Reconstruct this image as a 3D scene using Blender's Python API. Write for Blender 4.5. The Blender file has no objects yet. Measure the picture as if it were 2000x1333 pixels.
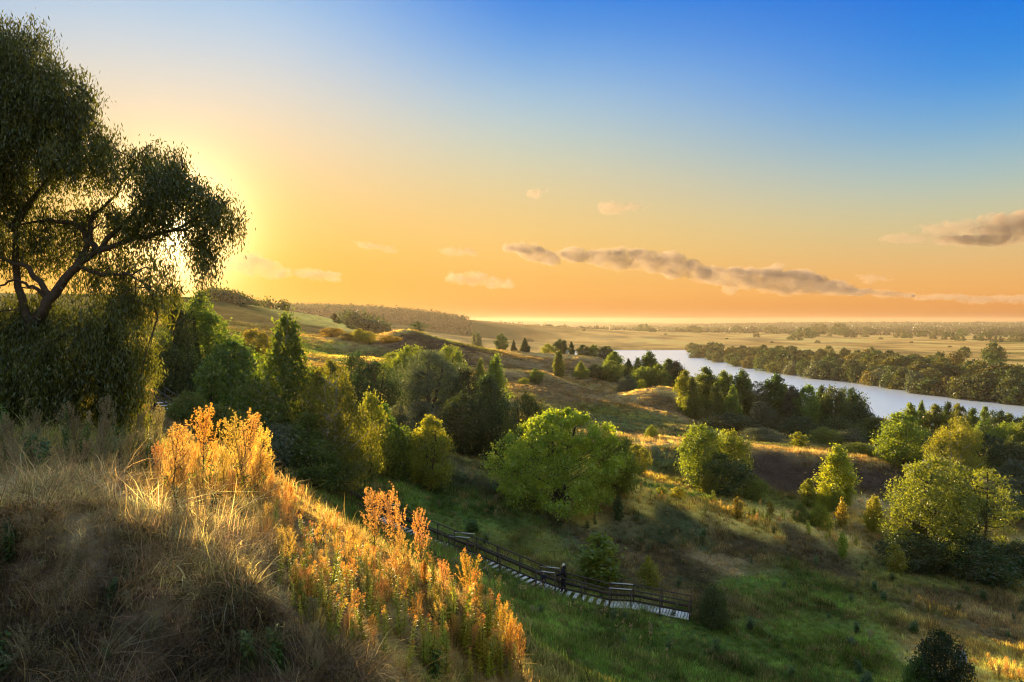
import bpy, math, random
import numpy as np

C = bpy.context.scene.collection
SC = bpy.context.scene
F = 1555.0          # focal length in photograph pixels
V0 = 631.0          # row of the eye-level horizon

# ------------------------------------------------------------------ camera
cam_d = bpy.data.cameras.new('camera')
cam = bpy.data.objects.new('camera', cam_d)
C.objects.link(cam)
cam.location = (0, 0, 0)
cam.rotation_euler = (math.radians(90), 0, 0)
cam_d.sensor_width = 36.0
cam_d.lens = F * 36.0 / 2000.0
cam_d.shift_y = -(666.5 - V0) / 2000.0
cam_d.clip_start = 0.05
cam_d.clip_end = 80000
SC.camera = cam

# ------------------------------------------------------------------ exposure
SC.view_settings.view_transform = 'Standard'
SC.view_settings.look = 'None'
EXPO = 2.0
SC.view_settings.exposure = EXPO
SC.view_settings.gamma = 1.0
SC.cycles.use_denoising = True
SC.cycles.denoising_prefilter = 'ACCURATE'
SC.cycles.pixel_filter_type = 'BLACKMAN_HARRIS'
SC.cycles.filter_width = 1.1
SC.cycles.max_bounces = 8
SC.cycles.diffuse_bounces = 3
SC.cycles.glossy_bounces = 3
SC.cycles.transmission_bounces = 4
SC.cycles.transparent_max_bounces = 8
SC.cycles.volume_bounces = 1
SC.cycles.sample_clamp_indirect = 6.0

# ------------------------------------------------------------------ sun and sky
SUN = np.array([-0.4244, 1.0, 0.1164]); SUN /= np.linalg.norm(SUN)
SUN_EL = math.asin(SUN[2]); SUN_AZ = math.atan2(SUN[0], SUN[1])
sl = bpy.data.lights.new('sun', 'SUN')
sl.energy = 5.0
sl.angle = math.radians(0.6)
sl.color = (1.0, 0.72, 0.36)
so = bpy.data.objects.new('sun', sl)
C.objects.link(so)
so.rotation_euler = (math.pi / 2 - SUN_EL, 0, math.pi - SUN_AZ)

def lin(c):
    return tuple(((x / 255.0) / 12.92 if x <= 10.3 else ((x / 255.0 + 0.055) / 1.055) ** 2.4) for x in c)

W = bpy.data.worlds.new('World'); SC.world = W; W.use_nodes = True
nt = W.node_tree; nt.nodes.clear()
def N(t, **k):
    n = nt.nodes.new(t)
    for a, b in k.items(): setattr(n, a, b)
    return n
def L(a, b): nt.links.new(a, b)
def val(x, sock):
    if isinstance(x, (int, float)): sock.default_value = x
    elif isinstance(x, tuple): sock.default_value = x
    else: L(x, sock)
def M(op, a, b=None, c=None, clamp=False):
    n = N('ShaderNodeMath', operation=op); n.use_clamp = clamp
    val(a, n.inputs[0])
    if b is not None: val(b, n.inputs[1])
    if c is not None: val(c, n.inputs[2])
    return n.outputs[0]
def VM(op, a, b=None):
    n = N('ShaderNodeVectorMath', operation=op); val(a, n.inputs[0])
    if b is not None: val(b, n.inputs[1])
    return n
def smooth(x, a, b):
    n = N('ShaderNodeMapRange'); n.interpolation_type = 'SMOOTHSTEP'
    val(x, n.inputs[0]); n.inputs[1].default_value = a; n.inputs[2].default_value = b
    return n.outputs[0]
def mix(f, a, b):
    n = N('ShaderNodeMix'); n.data_type = 'RGBA'
    val(f, n.inputs[0]); val(a, n.inputs[6]); val(b, n.inputs[7])
    return n.outputs[2]
def ramp(f, stops):
    n = N('ShaderNodeValToRGB'); cr = n.color_ramp; cr.interpolation = 'B_SPLINE'
    while len(cr.elements) < len(stops): cr.elements.new(0.5)
    for e, (p, c) in zip(cr.elements, stops): e.position = p
    for e, (p, c) in zip(cr.elements, stops): e.color = lin(c) + (1,)
    L(f, n.inputs[0]); return n.outputs[0]

tc = N('ShaderNodeTexCoord')
d = VM('NORMALIZE', tc.outputs['Generated']).outputs[0]
sep = N('ShaderNodeSeparateXYZ'); L(d, sep.inputs[0])
el = M('MULTIPLY', M('ARCSINE', sep.outputs[2]), 180 / math.pi)          # degrees above the horizon
elf = M('DIVIDE', M('MAXIMUM', el, 0.0), 40.0, clamp=True)
hz = N('ShaderNodeCombineXYZ'); L(sep.outputs[0], hz.inputs[0]); L(sep.outputs[1], hz.inputs[1])
hdir = VM('NORMALIZE', hz.outputs[0]).outputs[0]
sh = (math.sin(SUN_AZ), math.cos(SUN_AZ), 0.0)
hang = M('MULTIPLY', M('ARCCOSINE', M('MINIMUM', VM('DOT_PRODUCT', hdir, sh).outputs['Value'], 0.99999)), 180 / math.pi)
tang = M('MULTIPLY', M('ARCCOSINE', M('MINIMUM', VM('DOT_PRODUCT', d, tuple(SUN)).outputs['Value'], 0.9999999)), 180 / math.pi)

def S(*p): return [(e / 40.0, c) for e, c in p]
near = ramp(elf, S((0, (215, 135, 25)), (3, (235, 165, 50)), (6, (245, 190, 95)), (10, (244, 206, 148)), (14, (232, 216, 190)),
                   (18, (198, 214, 228)), (22, (150, 196, 238)), (30, (70, 140, 225)), (40, (150, 172, 198))))
mid = ramp(elf, S((0, (70, 28, 4)), (.7, (190, 108, 36)), (2, (236, 164, 74)), (5, (248, 198, 108)), (8.5, (236, 205, 140)), (12, (208, 212, 185)),
                  (15.5, (172, 203, 222)), (19, (105, 168, 232)), (22.5, (38, 134, 234)), (30, (22, 110, 215)), (40, (150, 172, 198))))
far = ramp(elf, S((0, (120, 62, 24)), (.7, (205, 126, 58)), (2, (240, 172, 90)), (4, (230, 184, 118)), (6.5, (208, 198, 150)), (9, (178, 198, 190)), (12, (122, 178, 215)),
                  (15.5, (42, 145, 232)), (20, (5, 118, 230)), (26, (5, 102, 218)), (40, (150, 172, 198))))
g1 = mix(smooth(hang, 3.0, 26.0), near, mid)
g2 = mix(smooth(hang, 20.0, 56.0), g1, far)
back = ramp(elf, S((0, (196, 176, 160)), (6, (190, 172, 168)), (14, (170, 170, 180)), (25, (140, 165, 195)), (40, (150, 172, 198))))
g2 = mix(smooth(hang, 60.0, 110.0), g2, VM('MULTIPLY', back, (1.65, 1.6, 1.4)).outputs[0])  # unseen sky behind the viewer, brightened as added fill for the shadows
glow1 = M('MULTIPLY', M('EXPONENT', M('MULTIPLY', M('POWER', M('DIVIDE', tang, 0.75), 2.0), -1.0)), 6.0)
glow2 = M('MULTIPLY', M('EXPONENT', M('MULTIPLY', M('DIVIDE', tang, 2.1), -1.0)), 3.2)
glow3 = M('MULTIPLY', M('EXPONENT', M('MULTIPLY', M('DIVIDE', tang, 8.0), -1.0)), 0.20)
glow4 = M('MULTIPLY', M('EXPONENT', M('MULTIPLY', M('POWER', M('DIVIDE', tang, 3.5), 2.0), -1.0)), 1.7)
gl = N('ShaderNodeCombineXYZ')
L(M('ADD', M('ADD', M('ADD', glow1, glow2), glow3), glow4), gl.inputs[0])
L(M('ADD', M('ADD', M('MULTIPLY', glow1, 0.88), M('MULTIPLY', glow2, 0.60)), M('ADD', M('MULTIPLY', glow3, 0.62), M('MULTIPLY', glow4, .72))), gl.inputs[1])
L(M('ADD', M('ADD', M('MULTIPLY', glow1, 0.55), M('MULTIPLY', glow2, 0.20)), M('MULTIPLY', glow4, .44)), gl.inputs[2])
total = VM('ADD', g2, gl.outputs[0]).outputs[0]
sky = N('ShaderNodeTexSky'); sky.sky_type = 'NISHITA'; sky.sun_disc = False
sky.sun_elevation = SUN_EL; sky.sun_rotation = SUN_AZ
sky.altitude = 100; sky.dust_density = 2.0
# the physical sky graded to this evening, overhead brightened as added fill light
graded = VM('SCALE', total); graded.inputs['Scale'].default_value = 10.0 / 2.0 ** EXPO * 0.95
phys = VM('SCALE', sky.outputs[0]); phys.inputs['Scale'].default_value = 0.006
up = N('ShaderNodeMapRange'); L(el, up.inputs[0]); up.inputs[1].default_value = 25; up.inputs[2].default_value = 45; up.inputs[3].default_value = 1.0; up.inputs[4].default_value = 1.75  # unseen sky overhead raised to lift the shaded ground
gr2 = VM('SCALE', graded.outputs[0]); L(up.outputs[0], gr2.inputs['Scale'])
tot2 = VM('ADD', gr2.outputs[0], phys.outputs[0]).outputs[0]
bg = N('ShaderNodeBackground'); bg.inputs[1].default_value = 0.1
L(tot2, bg.inputs[0])
wo = N('ShaderNodeOutputWorld'); L(bg.outputs[0], wo.inputs[0])
W.cycles.sampling_method = 'AUTOMATIC'

# ------------------------------------------------------------------ small helpers
rng = np.random.default_rng(11)
random.seed(11)

def tag(o, label=None, cat=None, group=None, kind=None):
    if label: o['label'] = label
    if cat: o['category'] = cat
    if group: o['group'] = group
    if kind: o['kind'] = kind
    return o
def empty(name, loc, label=None, cat=None, group=None):
    o = bpy.data.objects.new(name, None); C.objects.link(o); o.location = loc; o.empty_display_size = 0.3
    return tag(o, label, cat, group)
def mesh_np(name, Vt, faces, mat=None, parent=None, attrs=None, smooth_=False, mat_idx=None):
    """faces: int array n x k (k = 3 or 4)"""
    me = bpy.data.meshes.new(name)
    Vt = np.ascontiguousarray(Vt, dtype=np.float32); faces = np.ascontiguousarray(faces, dtype=np.int32)
    n, k = faces.shape
    me.vertices.add(len(Vt)); me.vertices.foreach_set('co', Vt.ravel())
    me.loops.add(n * k); me.loops.foreach_set('vertex_index', faces.ravel())
    me.polygons.add(n)
    me.polygons.foreach_set('loop_start', np.arange(0, n * k, k, dtype=np.int32))
    try: me.polygons.foreach_set('loop_total', np.full(n, k, dtype=np.int32))
    except Exception: pass
    if smooth_: me.polygons.foreach_set('use_smooth', np.ones(n, dtype=bool))
    if mat_idx is not None: me.polygons.foreach_set('material_index', np.asarray(mat_idx, dtype=np.int32))
    for an, (typ, dom, arr) in (attrs or {}).items():
        a = me.attributes.new(an, typ, dom)
        a.data.foreach_set('color' if typ == 'FLOAT_COLOR' else 'vector' if typ == 'FLOAT_VECTOR' else 'value', np.ascontiguousarray(arr, dtype=np.float32).ravel())
    me.update(calc_edges=True)
    for m in (mat if isinstance(mat, (list, tuple)) else [mat]):
        if m: me.materials.append(m)
    return me
def put(name, me, parent=None, loc=None):
    o = bpy.data.objects.new(name, me); C.objects.link(o)
    if parent is not None: o.parent = parent
    if loc is not None: o.location = loc
    return o
class MB:
    """collects quads and triangles (as degenerate-free separate lists)"""
    def __init__(s): s.v = []; s.f = []
    def box(s, c, size, rot=0.0, tilt=0.0):
        hx, hy, hz_ = [q / 2 for q in size]; b = len(s.v)
        cr, sr = math.cos(rot), math.sin(rot); ct, st = math.cos(tilt), math.sin(tilt)
        for dz in (-hz_, hz_):
            for dx, dy in ((-hx, -hy), (hx, -hy), (hx, hy), (-hx, hy)):
                x = dx * ct - dz * st; z = dx * st + dz * ct
                s.v.append((c[0] + x * cr - dy * sr, c[1] + x * sr + dy * cr, c[2] + z))
        s.f += [(b, b+3, b+2, b+1), (b+4, b+5, b+6, b+7), (b, b+1, b+5, b+4), (b+1, b+2, b+6, b+5), (b+2, b+3, b+7, b+6), (b+3, b, b+4, b+7)]
    def bar(s, p, q, w, h):
        """box beam from p to q"""
        p = np.array(p, float); q = np.array(q, float); a = q - p; l = np.linalg.norm(a); a /= l
        side = np.cross(a, (0, 0, 1)); ns = np.linalg.norm(side)
        side = np.array((1., 0, 0)) if ns < 1e-6 else side / ns
        up = np.cross(side, a); b = len(s.v)
        for e in (p, q):
            for i, j in ((-1, -1), (1, -1), (1, 1), (-1, 1)):
                s.v.append(tuple(e + side * w / 2 * i + up * h / 2 * j))
        s.f += [(b, b+1, b+2, b+3), (b+7, b+6, b+5, b+4), (b, b+4, b+5, b+1), (b+1, b+5, b+6, b+2), (b+2, b+6, b+7, b+3), (b+3, b+7, b+4, b)]
    def tube(s, pts, rad, k=6):
        pts = [np.array(p, float) for p in pts]; rings = []
        for i, p in enumerate(pts):
            t = pts[min(i + 1, len(pts) - 1)] - pts[max(i - 1, 0)]
            t = t / (np.linalg.norm(t) + 1e-9)
            a = np.cross(t, (0.31, 0.95, 0.05)); a /= (np.linalg.norm(a) + 1e-9); b_ = np.cross(t, a)
            st = len(s.v)
            for j in range(k):
                an = 2 * math.pi * j / k
                s.v.append(tuple(p + (a * math.cos(an) + b_ * math.sin(an)) * rad[i]))
            rings.append(st)
        for r0, r1 in zip(rings, rings[1:]):
            for j in range(k):
                s.f.append((r0 + j, r0 + (j + 1) % k, r1 + (j + 1) % k, r1 + j))
    def mesh(s, name, mat, smooth_=False):
        return mesh_np(name, np.array(s.v), np.array(s.f), mat, smooth_=smooth_)

# ------------------------------------------------------------------ noise
def _hash(ix, iy, seed):
    h = (ix.astype(np.int64) * 374761393 + iy.astype(np.int64) * 668265263 + seed * 974711) & 0xffffffff
    h = ((h ^ (h >> 13)) * 1274126177) & 0xffffffff
    return ((h ^ (h >> 16)) & 0xffffff) / float(0xffffff)
def vnoise(x, y, seed=0):
    ix = np.floor(x); iy = np.floor(y); fx = x - ix; fy = y - iy
    fx = fx * fx * fx * (fx * (fx * 6 - 15) + 10); fy = fy * fy * fy * (fy * (fy * 6 - 15) + 10)
    ix = ix.astype(np.int64); iy = iy.astype(np.int64)
    a = _hash(ix, iy, seed); b = _hash(ix + 1, iy, seed); c = _hash(ix, iy + 1, seed); e = _hash(ix + 1, iy + 1, seed)
    return (a + (b - a) * fx) * (1 - fy) + (c + (e - c) * fx) * fy - 0.5
def fbm(x, y, oct=4, seed=0):
    s = 0; a = 1.0
    for i in range(oct):
        s = s + a * vnoise(x * 2 ** i + 17.3 * i, y * 2 ** i - 9.1 * i, seed + i); a *= 0.5
    return s

def lodnoise(x, y, frac, oct=3, seed=0, stretch=1.0):
    """noise whose wavelength grows with the distance in octave steps, frac of the distance"""
    r = np.maximum(np.hypot(x, y), .5)
    lv = np.log2(np.clip(r * frac, .05, 4000)); l0 = np.floor(lv); fr = sstep(lv - l0, 0, 1); s = 0
    for k, wgt in ((l0, 1 - fr), (l0 + 1, fr)):
        w_ = 2.0 ** k
        s = s + wgt * fbm(x / w_ + k * 7.7, y / (w_ * stretch) - k * 3.1, oct, seed)
    return s
def sstep(x, a, b):
    t = np.clip((x - a) / (b - a), 0, 1); return t * t * (3 - 2 * t)
# ------------------------------------------------------------------ the lie of the land
PL = lambda y: V0 + 36 * F / y      # the flood plain, 36 m below the eye
COL = {
 -350: [(1,3274),(2.5,1700),(4.5,1330),(6,1080),(7,960),(9,930),(13,868),(18,850),(30,835),(60,780),(100,690),(250,598),(500,575),(1500,606)],
 0:   [(1,3274),(2.5,1850),(4.3,1620),(5.2,1440),(5.75,1333),(6.4,1130),(6.85,985),(7.3,966),(9,930),(13,868),(18,852),(30,838),(60,790),(100,700),(250,602),(500,577),(1500,606)],
 200: [(1,3274),(2.5,1850),(4.4,1600),(5.2,1440),(5.65,1333),(6.2,1160),(6.55,1026),(7.0,1008),(8,960),(11,900),(13,880),(18,866),(30,850),(60,790),(100,705),(250,605),(500,576),(1500,606)],
 350: [(1,3274),(4.4,1600),(5.2,1430),(5.6,1333),(6.1,1190),(6.45,1085),(6.9,1062),(8,1020),(10,950),(13,893),(16,890),(30,885),(62,815),(75,775),(100,722),(200,640),(420,580),(600,580),(1500,606)],
 430: [(1,3274),(4.4,1600),(5.2,1420),(5.55,1333),(5.9,1215),(6.1,1130),(6.4,1092),(8,1035),(10,975),(13,910),(18,915),(30,910),(58,852),(75,800),(110,730),(200,665),(400,588),(600,586),(1600,601)],
 540: [(1,3274),(4.4,1620),(5.2,1430),(5.55,1333),(5.95,1225),(6.2,1185),(6.6,1160),(8,1085),(10,1015),(13,945),(17,960),(30,950),(52,915),(58,885),(75,815),(110,740),(200,676),(300,650),(400,622),(520,608),(900,622),(1600,605)],
 640: [(1,3274),(4.4,1640),(5.2,1450),(5.65,1345),(6.0,1285),(6.4,1255),(7.5,1172),(9,1108),(12,1024),(16,1030),(30,1010),(50,968),(57,935),(75,842),(110,762),(170,712),(182,698),(300,668),(400,640),(440,621),(800,632),(1600,607)],
 730: [(1,3274),(5.5,1430),(6.2,1340),(7,1265),(8.5,1168),(11,1060),(15,1075),(30,1060),(51,1025),(54,1012),(60,965),(70,895),(100,805),(130,750),(165,708),(180,699),(215,705),(240,672),(258,660),(320,668),(600,660),(1600,611),(2200,612)],
 790: [(1,3274),(6,1480),(7,1370),(8.5,1225),(10.5,1105),(14,1135),(30,1110),(51,1052),(54,1035),(62,955),(72,885),(100,812),(150,735),(175,710),(190,716),(235,672),(260,645),(290,662),(400,675),(900,660),(1600,616)],
 880: [(1,3274),(7,1480),(9,1265),(10.5,1153),(14,1190),(30,1155),(50,1085),(53,1070),(60,1005),(68,935),(80,885),(110,805),(160,735),(215,708),(262,668),(290,680),(450,740),(800,PL(800)),(1300,652),(1600,629)],
 960: [(1,3274),(8,1480),(9.5,1240),(13,1300),(30,1230),(48,1128),(50,1108),(58,1030),(66,967),(76,925),(88,890),(120,800),(165,745),(205,722),(262,684),(290,692),(450,750),(700,PL(700)),(1500,PL(1500)),(3000,PL(3000)),(6000,638),(9000,626)],
 1060:[(1,3274),(9.5,1390),(13,1420),(30,1290),(46,1168),(49,1142),(57,1065),(68,988),(75,945),(95,875),(130,805),(150,775),(162,757),(172,763),(185,752),(200,727),(212,736),(250,702),(268,690),(290,700),(450,755),(700,PL(700)),(1500,PL(1500)),(3000,PL(3000)),(6000,639),(9000,627)],
 1180:[(1,3274),(10,1600),(15,1500),(30,1340),(45,1202),(48,1172),(58,1085),(67,1000),(71,950),(85,908),(110,862),(130,832),(150,808),(162,787),(175,795),(195,768),(205,768),(240,722),(258,702),(290,712),(450,760),(700,PL(700)),(1500,PL(1500)),(3000,PL(3000)),(6000,639),(9000,629)],
 1300:[(1,3274),(15,1550),(30,1365),(43,1232),(47,1188),(58,1100),(68,1025),(71,990),(73,982),(87,944),(95,925),(99,905),(106,874),(125,852),(140,832),(165,803),(188,756),(202,768),(250,768),(350,790),(500,PL(500)),(1000,PL(1000)),(3000,PL(3000)),(4200,647),(6000,639),(9000,631)],
 1420:[(1,3274),(15,1560),(30,1405),(40,1285),(46,1213),(58,1120),(70,1040),(73.5,1008),(76,1000),(87,957),(95,940),(104,882),(112,869),(140,858),(170,838),(250,830),(320,810),(450,PL(450)),(1000,PL(1000)),(3000,PL(3000)),(4000,647),(5500,636),(9000,634)],
 1560:[(1,3274),(15,1580),(30,1440),(40,1315),(48,1217),(61,1120),(71,1068),(75,1030),(78,1020),(89,975),(95,965),(104,890),(112,881),(140,866),(170,852),(250,850),(330,815),(450,PL(450)),(1000,PL(1000)),(3000,PL(3000)),(4000,645),(5500,634),(9000,634)],
 1700:[(1,3274),(15,1600),(30,1460),(42,1315),(50,1217),(63,1130),(73,1085),(77.5,1045),(81,1034),(91,995),(96,978),(105,910),(114,897),(140,880),(200,870),(330,815),(450,PL(450)),(1000,PL(1000)),(3000,PL(3000)),(4000,645),(5500,634),(9000,634)],
 1860:[(1,3274),(15,1620),(30,1480),(42,1335),(50,1252),(62,1165),(72,1112),(84,1055),(97,1000),(112,950),(140,915),(200,882),(330,815),(450,PL(450)),(1000,PL(1000)),(3000,PL(3000)),(4000,645),(5500,634),(9000,634)],
 2000:[(1,3274),(15,1640),(30,1500),(42,1345),(50,1268),(64,1172),(78,1108),(84,1052),(92,1035),(110,965),(140,920),(200,885),(320,820),(450,PL(450)),(1000,PL(1000)),(3000,PL(3000)),(4000,645),(5500,634),(9000,634)],
 2400:[(1,3274),(15,1660),(30,1520),(42,1365),(50,1288),(64,1190),(84,1070),(110,985),(140,935),(200,890),(320,825),(450,PL(450)),(1000,PL(1000)),(3000,PL(3000)),(4000,645),(5500,634),(9000,634)],
}
for _u, _l in COL.items():
    if _u < 900: _l += [(2600, 645), (4500, 640), (14000, 633)]
    else: _l += [(14000, 634)]
_cp = np.array([(math.atan((u - 1000) / F), math.log(y), v) for u, l in COL.items() for y, v in l])
def _feat(az, ly): return np.stack([az / math.radians(24), ly * 2.2], -1)
_cx = _feat(_cp[:, 0], _cp[:, 1])
def _phi(r): return np.sqrt(r * r + 0.02 ** 2)
_A = _phi(np.linalg.norm(_cx[:, None] - _cx[None], axis=2))
_n = len(_cp)
_K = np.zeros((_n + 3, _n + 3)); _K[:_n, :_n] = _A
_K[:_n, _n] = 1; _K[:_n, _n + 1:] = _cx; _K[_n, :_n] = 1; _K[_n + 1:, :_n] = _cx.T
_w = np.linalg.solve(_K, np.concatenate([_cp[:, 2], np.zeros(3)]))
def _interp(az, ly):
    q = _feat(az, ly); out = np.empty(len(q))
    for i in range(0, len(q), 20000):
        p = q[i:i + 20000]
        r = np.sqrt(np.maximum(((p ** 2).sum(1)[:, None] + (_cx ** 2).sum(1)[None] - 2 * p @ _cx.T), 0))
        out[i:i + 20000] = _phi(r) @ _w[:_n] + _w[_n] + p @ _w[_n + 1:]
    return out

def bank(lst):      # water line points (u, v) -> world x, y at the water level
    return [((u - 1000) / F * (38 * F / (v - V0)), 38 * F / (v - V0)) for u, v in lst]
FAR_BANK = bank([(1100, 684.5), (1215, 684.5), (1336, 684.5), (1346, 692), (1360, 700), (1420, 713), (1500, 727), (1600, 741), (1700, 752), (1800, 768), (1900, 780), (2000, 790), (2300, 815)])
NEAR_BANK = bank([(2300, 850), (2000, 828), (1800, 822), (1700, 815), (1560, 785), (1450, 757), (1350, 735), (1220, 712), (1100, 706)])
RIVER = np.array(FAR_BANK + NEAR_BANK)
def river_sd(x, y):
    """signed distance to the river outline, negative in the water"""
    dmin = np.full(x.shape, 1e9); inside = np.zeros(x.shape, bool)
    for (x1, y1), (x2, y2) in zip(RIVER, np.roll(RIVER, -1, 0)):
        ex, ey = x2 - x1, y2 - y1
        t = np.clip(((x - x1) * ex + (y - y1) * ey) / (ex * ex + ey * ey), 0, 1)
        dmin = np.minimum(dmin, np.hypot(x - x1 - t * ex, y - y1 - t * ey))
        cond = ((y1 > y) != (y2 > y)) & (x < (x2 - x1) * (y - y1) / (y2 - y1 + 1e-12) + x1)
        inside ^= cond
    return np.where(inside, -dmin, dmin)
def sstep(x, a, b):
    t = np.clip((x - a) / (b - a), 0, 1); return t * t * (3 - 2 * t)
def hgt(x, y):
    x = np.atleast_1d(np.asarray(x, float)); y = np.atleast_1d(np.asarray(y, float))
    r = np.maximum(np.hypot(x, y), 0.3); az = np.arctan2(x, y)
    lim = math.radians(50); azc = np.clip(az, -lim, lim); yy = r * np.cos(azc)
    v = _interp(azc, np.log(np.maximum(yy, 0.3)))
    z = yy * (V0 - v) / F
    back = sstep(np.abs(az), math.radians(85), math.radians(150))
    z = z * (1 - back) + (-1.7 - 0.03 * r) * back
    near_cam = sstep(r, 0.8, 2.0); z = z * near_cam + (-1.72) * (1 - near_cam)
    amp = np.where(r < 25, 0.11, np.clip(r * 0.0055, 0.13, 0.5)) * (1 - sstep(r, 260, 420))
    wl = np.clip(r * 0.09, 0.5, 9.0)
    lv = np.log2(wl / 0.5); l0 = np.floor(lv); fr = lv - l0        # wavelength grows with distance in octave steps
    for k, wgt in ((l0, 1 - fr), (l0 + 1, fr)):
        w_ = 0.5 * 2.0 ** k
        z = z + amp * wgt * fbm(x / w_ + k * 7, y / w_, 3, 5)
    m = y > 300
    if m.any():
        sd = river_sd(x[m], y[m]); zz = z[m]
        bankz = sstep(sd, -2, 14)
        zz = np.where(sd < 60, np.where(sd < 14, -41 + (np.maximum(zz, -37) + 41) * bankz, np.maximum(zz, -37.2)), np.maximum(zz, -37.2))
        z[m] = zz
    return z
def P(u, v, y): return np.array([y * (u - 1000) / F, y, y * (V0 - v) / F])
def on_ground(u, y):
    x = y * (u - 1000) / F
    return np.array([x, y, float(hgt(x, y)[0])])
_YS = np.exp(np.linspace(math.log(3.0), math.log(1500), 900))
def cast(u, v):
    """first ground point seen at pixel (u, v) of the photograph"""
    x = _YS * (u - 1000) / F
    z = hgt(x, _YS); zr = _YS * (V0 - v) / F
    i = np.argmax(zr < z)
    if i == 0: return None
    a, b = _YS[i - 1], _YS[i]
    e0 = (a * (V0 - v) / F - z[i - 1]); e1 = zr[i] - z[i]
    yy = a + (b - a) * e0 / (e0 - e1 + 1e-12)
    return on_ground(u, yy)

# ------------------------------------------------------------------ materials
def new_mat(name):
    m = bpy.data.materials.new(name); m.use_nodes = True
    t = m.node_tree; t.nodes.clear()
    out = t.nodes.new('ShaderNodeOutputMaterial')
    return m, t, out
def simple_mat(name, col, rough=0.7, noise=0.25, scale=8.0, spec=0.3, bump=0.0):
    m, t, out = new_mat(name)
    b = t.nodes.new('ShaderNodeBsdfPrincipled')
    b.inputs['Roughness'].default_value = rough; b.inputs['Specular IOR Level'].default_value = spec
    co = t.nodes.new('ShaderNodeTexCoord'); nz = t.nodes.new('ShaderNodeTexNoise')
    nz.inputs['Scale'].default_value = scale; nz.inputs['Detail'].default_value = 6
    t.links.new(co.outputs['Object'], nz.inputs['Vector'])
    mx = t.nodes.new('ShaderNodeMix'); mx.data_type = 'RGBA'
    mx.inputs[6].default_value = tuple(c * (1 - noise) for c in col) + (1,)
    mx.inputs[7].default_value = tuple(min(1, c * (1 + noise)) for c in col) + (1,)
    t.links.new(nz.outputs['Fac'], mx.inputs[0]); t.links.new(mx.outputs[2], b.inputs['Base Color'])
    if bump:
        bp = t.nodes.new('ShaderNodeBump'); bp.inputs['Strength'].default_value = bump; bp.inputs['Distance'].default_value = 0.02
        t.links.new(nz.outputs['Fac'], bp.inputs['Height']); t.links.new(bp.outputs[0], b.inputs['Normal'])
    t.links.new(b.outputs[0], out.inputs[0])
    return m
def leaf_mat(name, c0, c1, trans=1.0, spec=0.25, hue=0.03, val_=0.35, attr='tint', inst=False, tw=0.45):
    """thin leaf: diffuse front, light shining through from behind; colour runs c0..c1 leaf by leaf"""
    m, t, out = new_mat(name)
    at = t.nodes.new('ShaderNodeAttribute'); at.attribute_name = attr
    oi = t.nodes.new('ShaderNodeObjectInfo')
    mx = t.nodes.new('ShaderNodeMix'); mx.data_type = 'RGBA'
    mx.inputs[6].default_value = c0 + (1,); mx.inputs[7].default_value = c1 + (1,)
    t.links.new(at.outputs['Fac'], mx.inputs[0])
    hs = t.nodes.new('ShaderNodeHueSaturation')
    mr = t.nodes.new('ShaderNodeMapRange'); mr.inputs[3].default_value = 0.5 - hue; mr.inputs[4].default_value = 0.5 + hue
    mv = t.nodes.new('ShaderNodeMapRange'); mv.inputs[3].default_value = 1 - val_; mv.inputs[4].default_value = 1 + val_
    wn = t.nodes.new('ShaderNodeTexWhiteNoise'); wn.noise_dimensions = '1D'
    t.links.new(oi.outputs['Random'], wn.inputs['W'])
    t.links.new(oi.outputs['Random'], mr.inputs[0]); t.links.new(wn.outputs['Value'], mv.inputs[0])
    t.links.new(mr.outputs[0], hs.inputs['Hue']); t.links.new(mv.outputs[0], hs.inputs['Value'])
    t.links.new(mx.outputs[2], hs.inputs['Color'])
    df = t.nodes.new('ShaderNodeBsdfDiffuse'); tr = t.nodes.new('ShaderNodeBsdfTranslucent')
    gm = t.nodes.new('ShaderNodeMix'); gm.data_type = 'RGBA'; gm.blend_type = 'MULTIPLY'; gm.inputs[0].default_value = 1
    gm.inputs[7].default_value = (1.9 * trans, 1.5 * trans, 0.6 * trans, 1)
    t.links.new(hs.outputs[0], gm.inputs[6]); t.links.new(gm.outputs[2], tr.inputs[0]); t.links.new(hs.outputs[0], df.inputs[0])
    ms = t.nodes.new('ShaderNodeMixShader'); ms.inputs[0].default_value = tw
    t.links.new(df.outputs[0], ms.inputs[1]); t.links.new(tr.outputs[0], ms.inputs[2])
    gs = t.nodes.new('ShaderNodeBsdfGlossy'); gs.inputs['Roughness'].default_value = 0.45; gs.inputs[0].default_value = (1, 1, 1, 1)
    m2 = t.nodes.new('ShaderNodeMixShader'); m2.inputs[0].default_value = spec * 0.12
    t.links.new(ms.outputs[0], m2.inputs[1]); t.links.new(gs.outputs[0], m2.inputs[2])
    t.links.new(m2.outputs[0], out.inputs[0])
    return m

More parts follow.
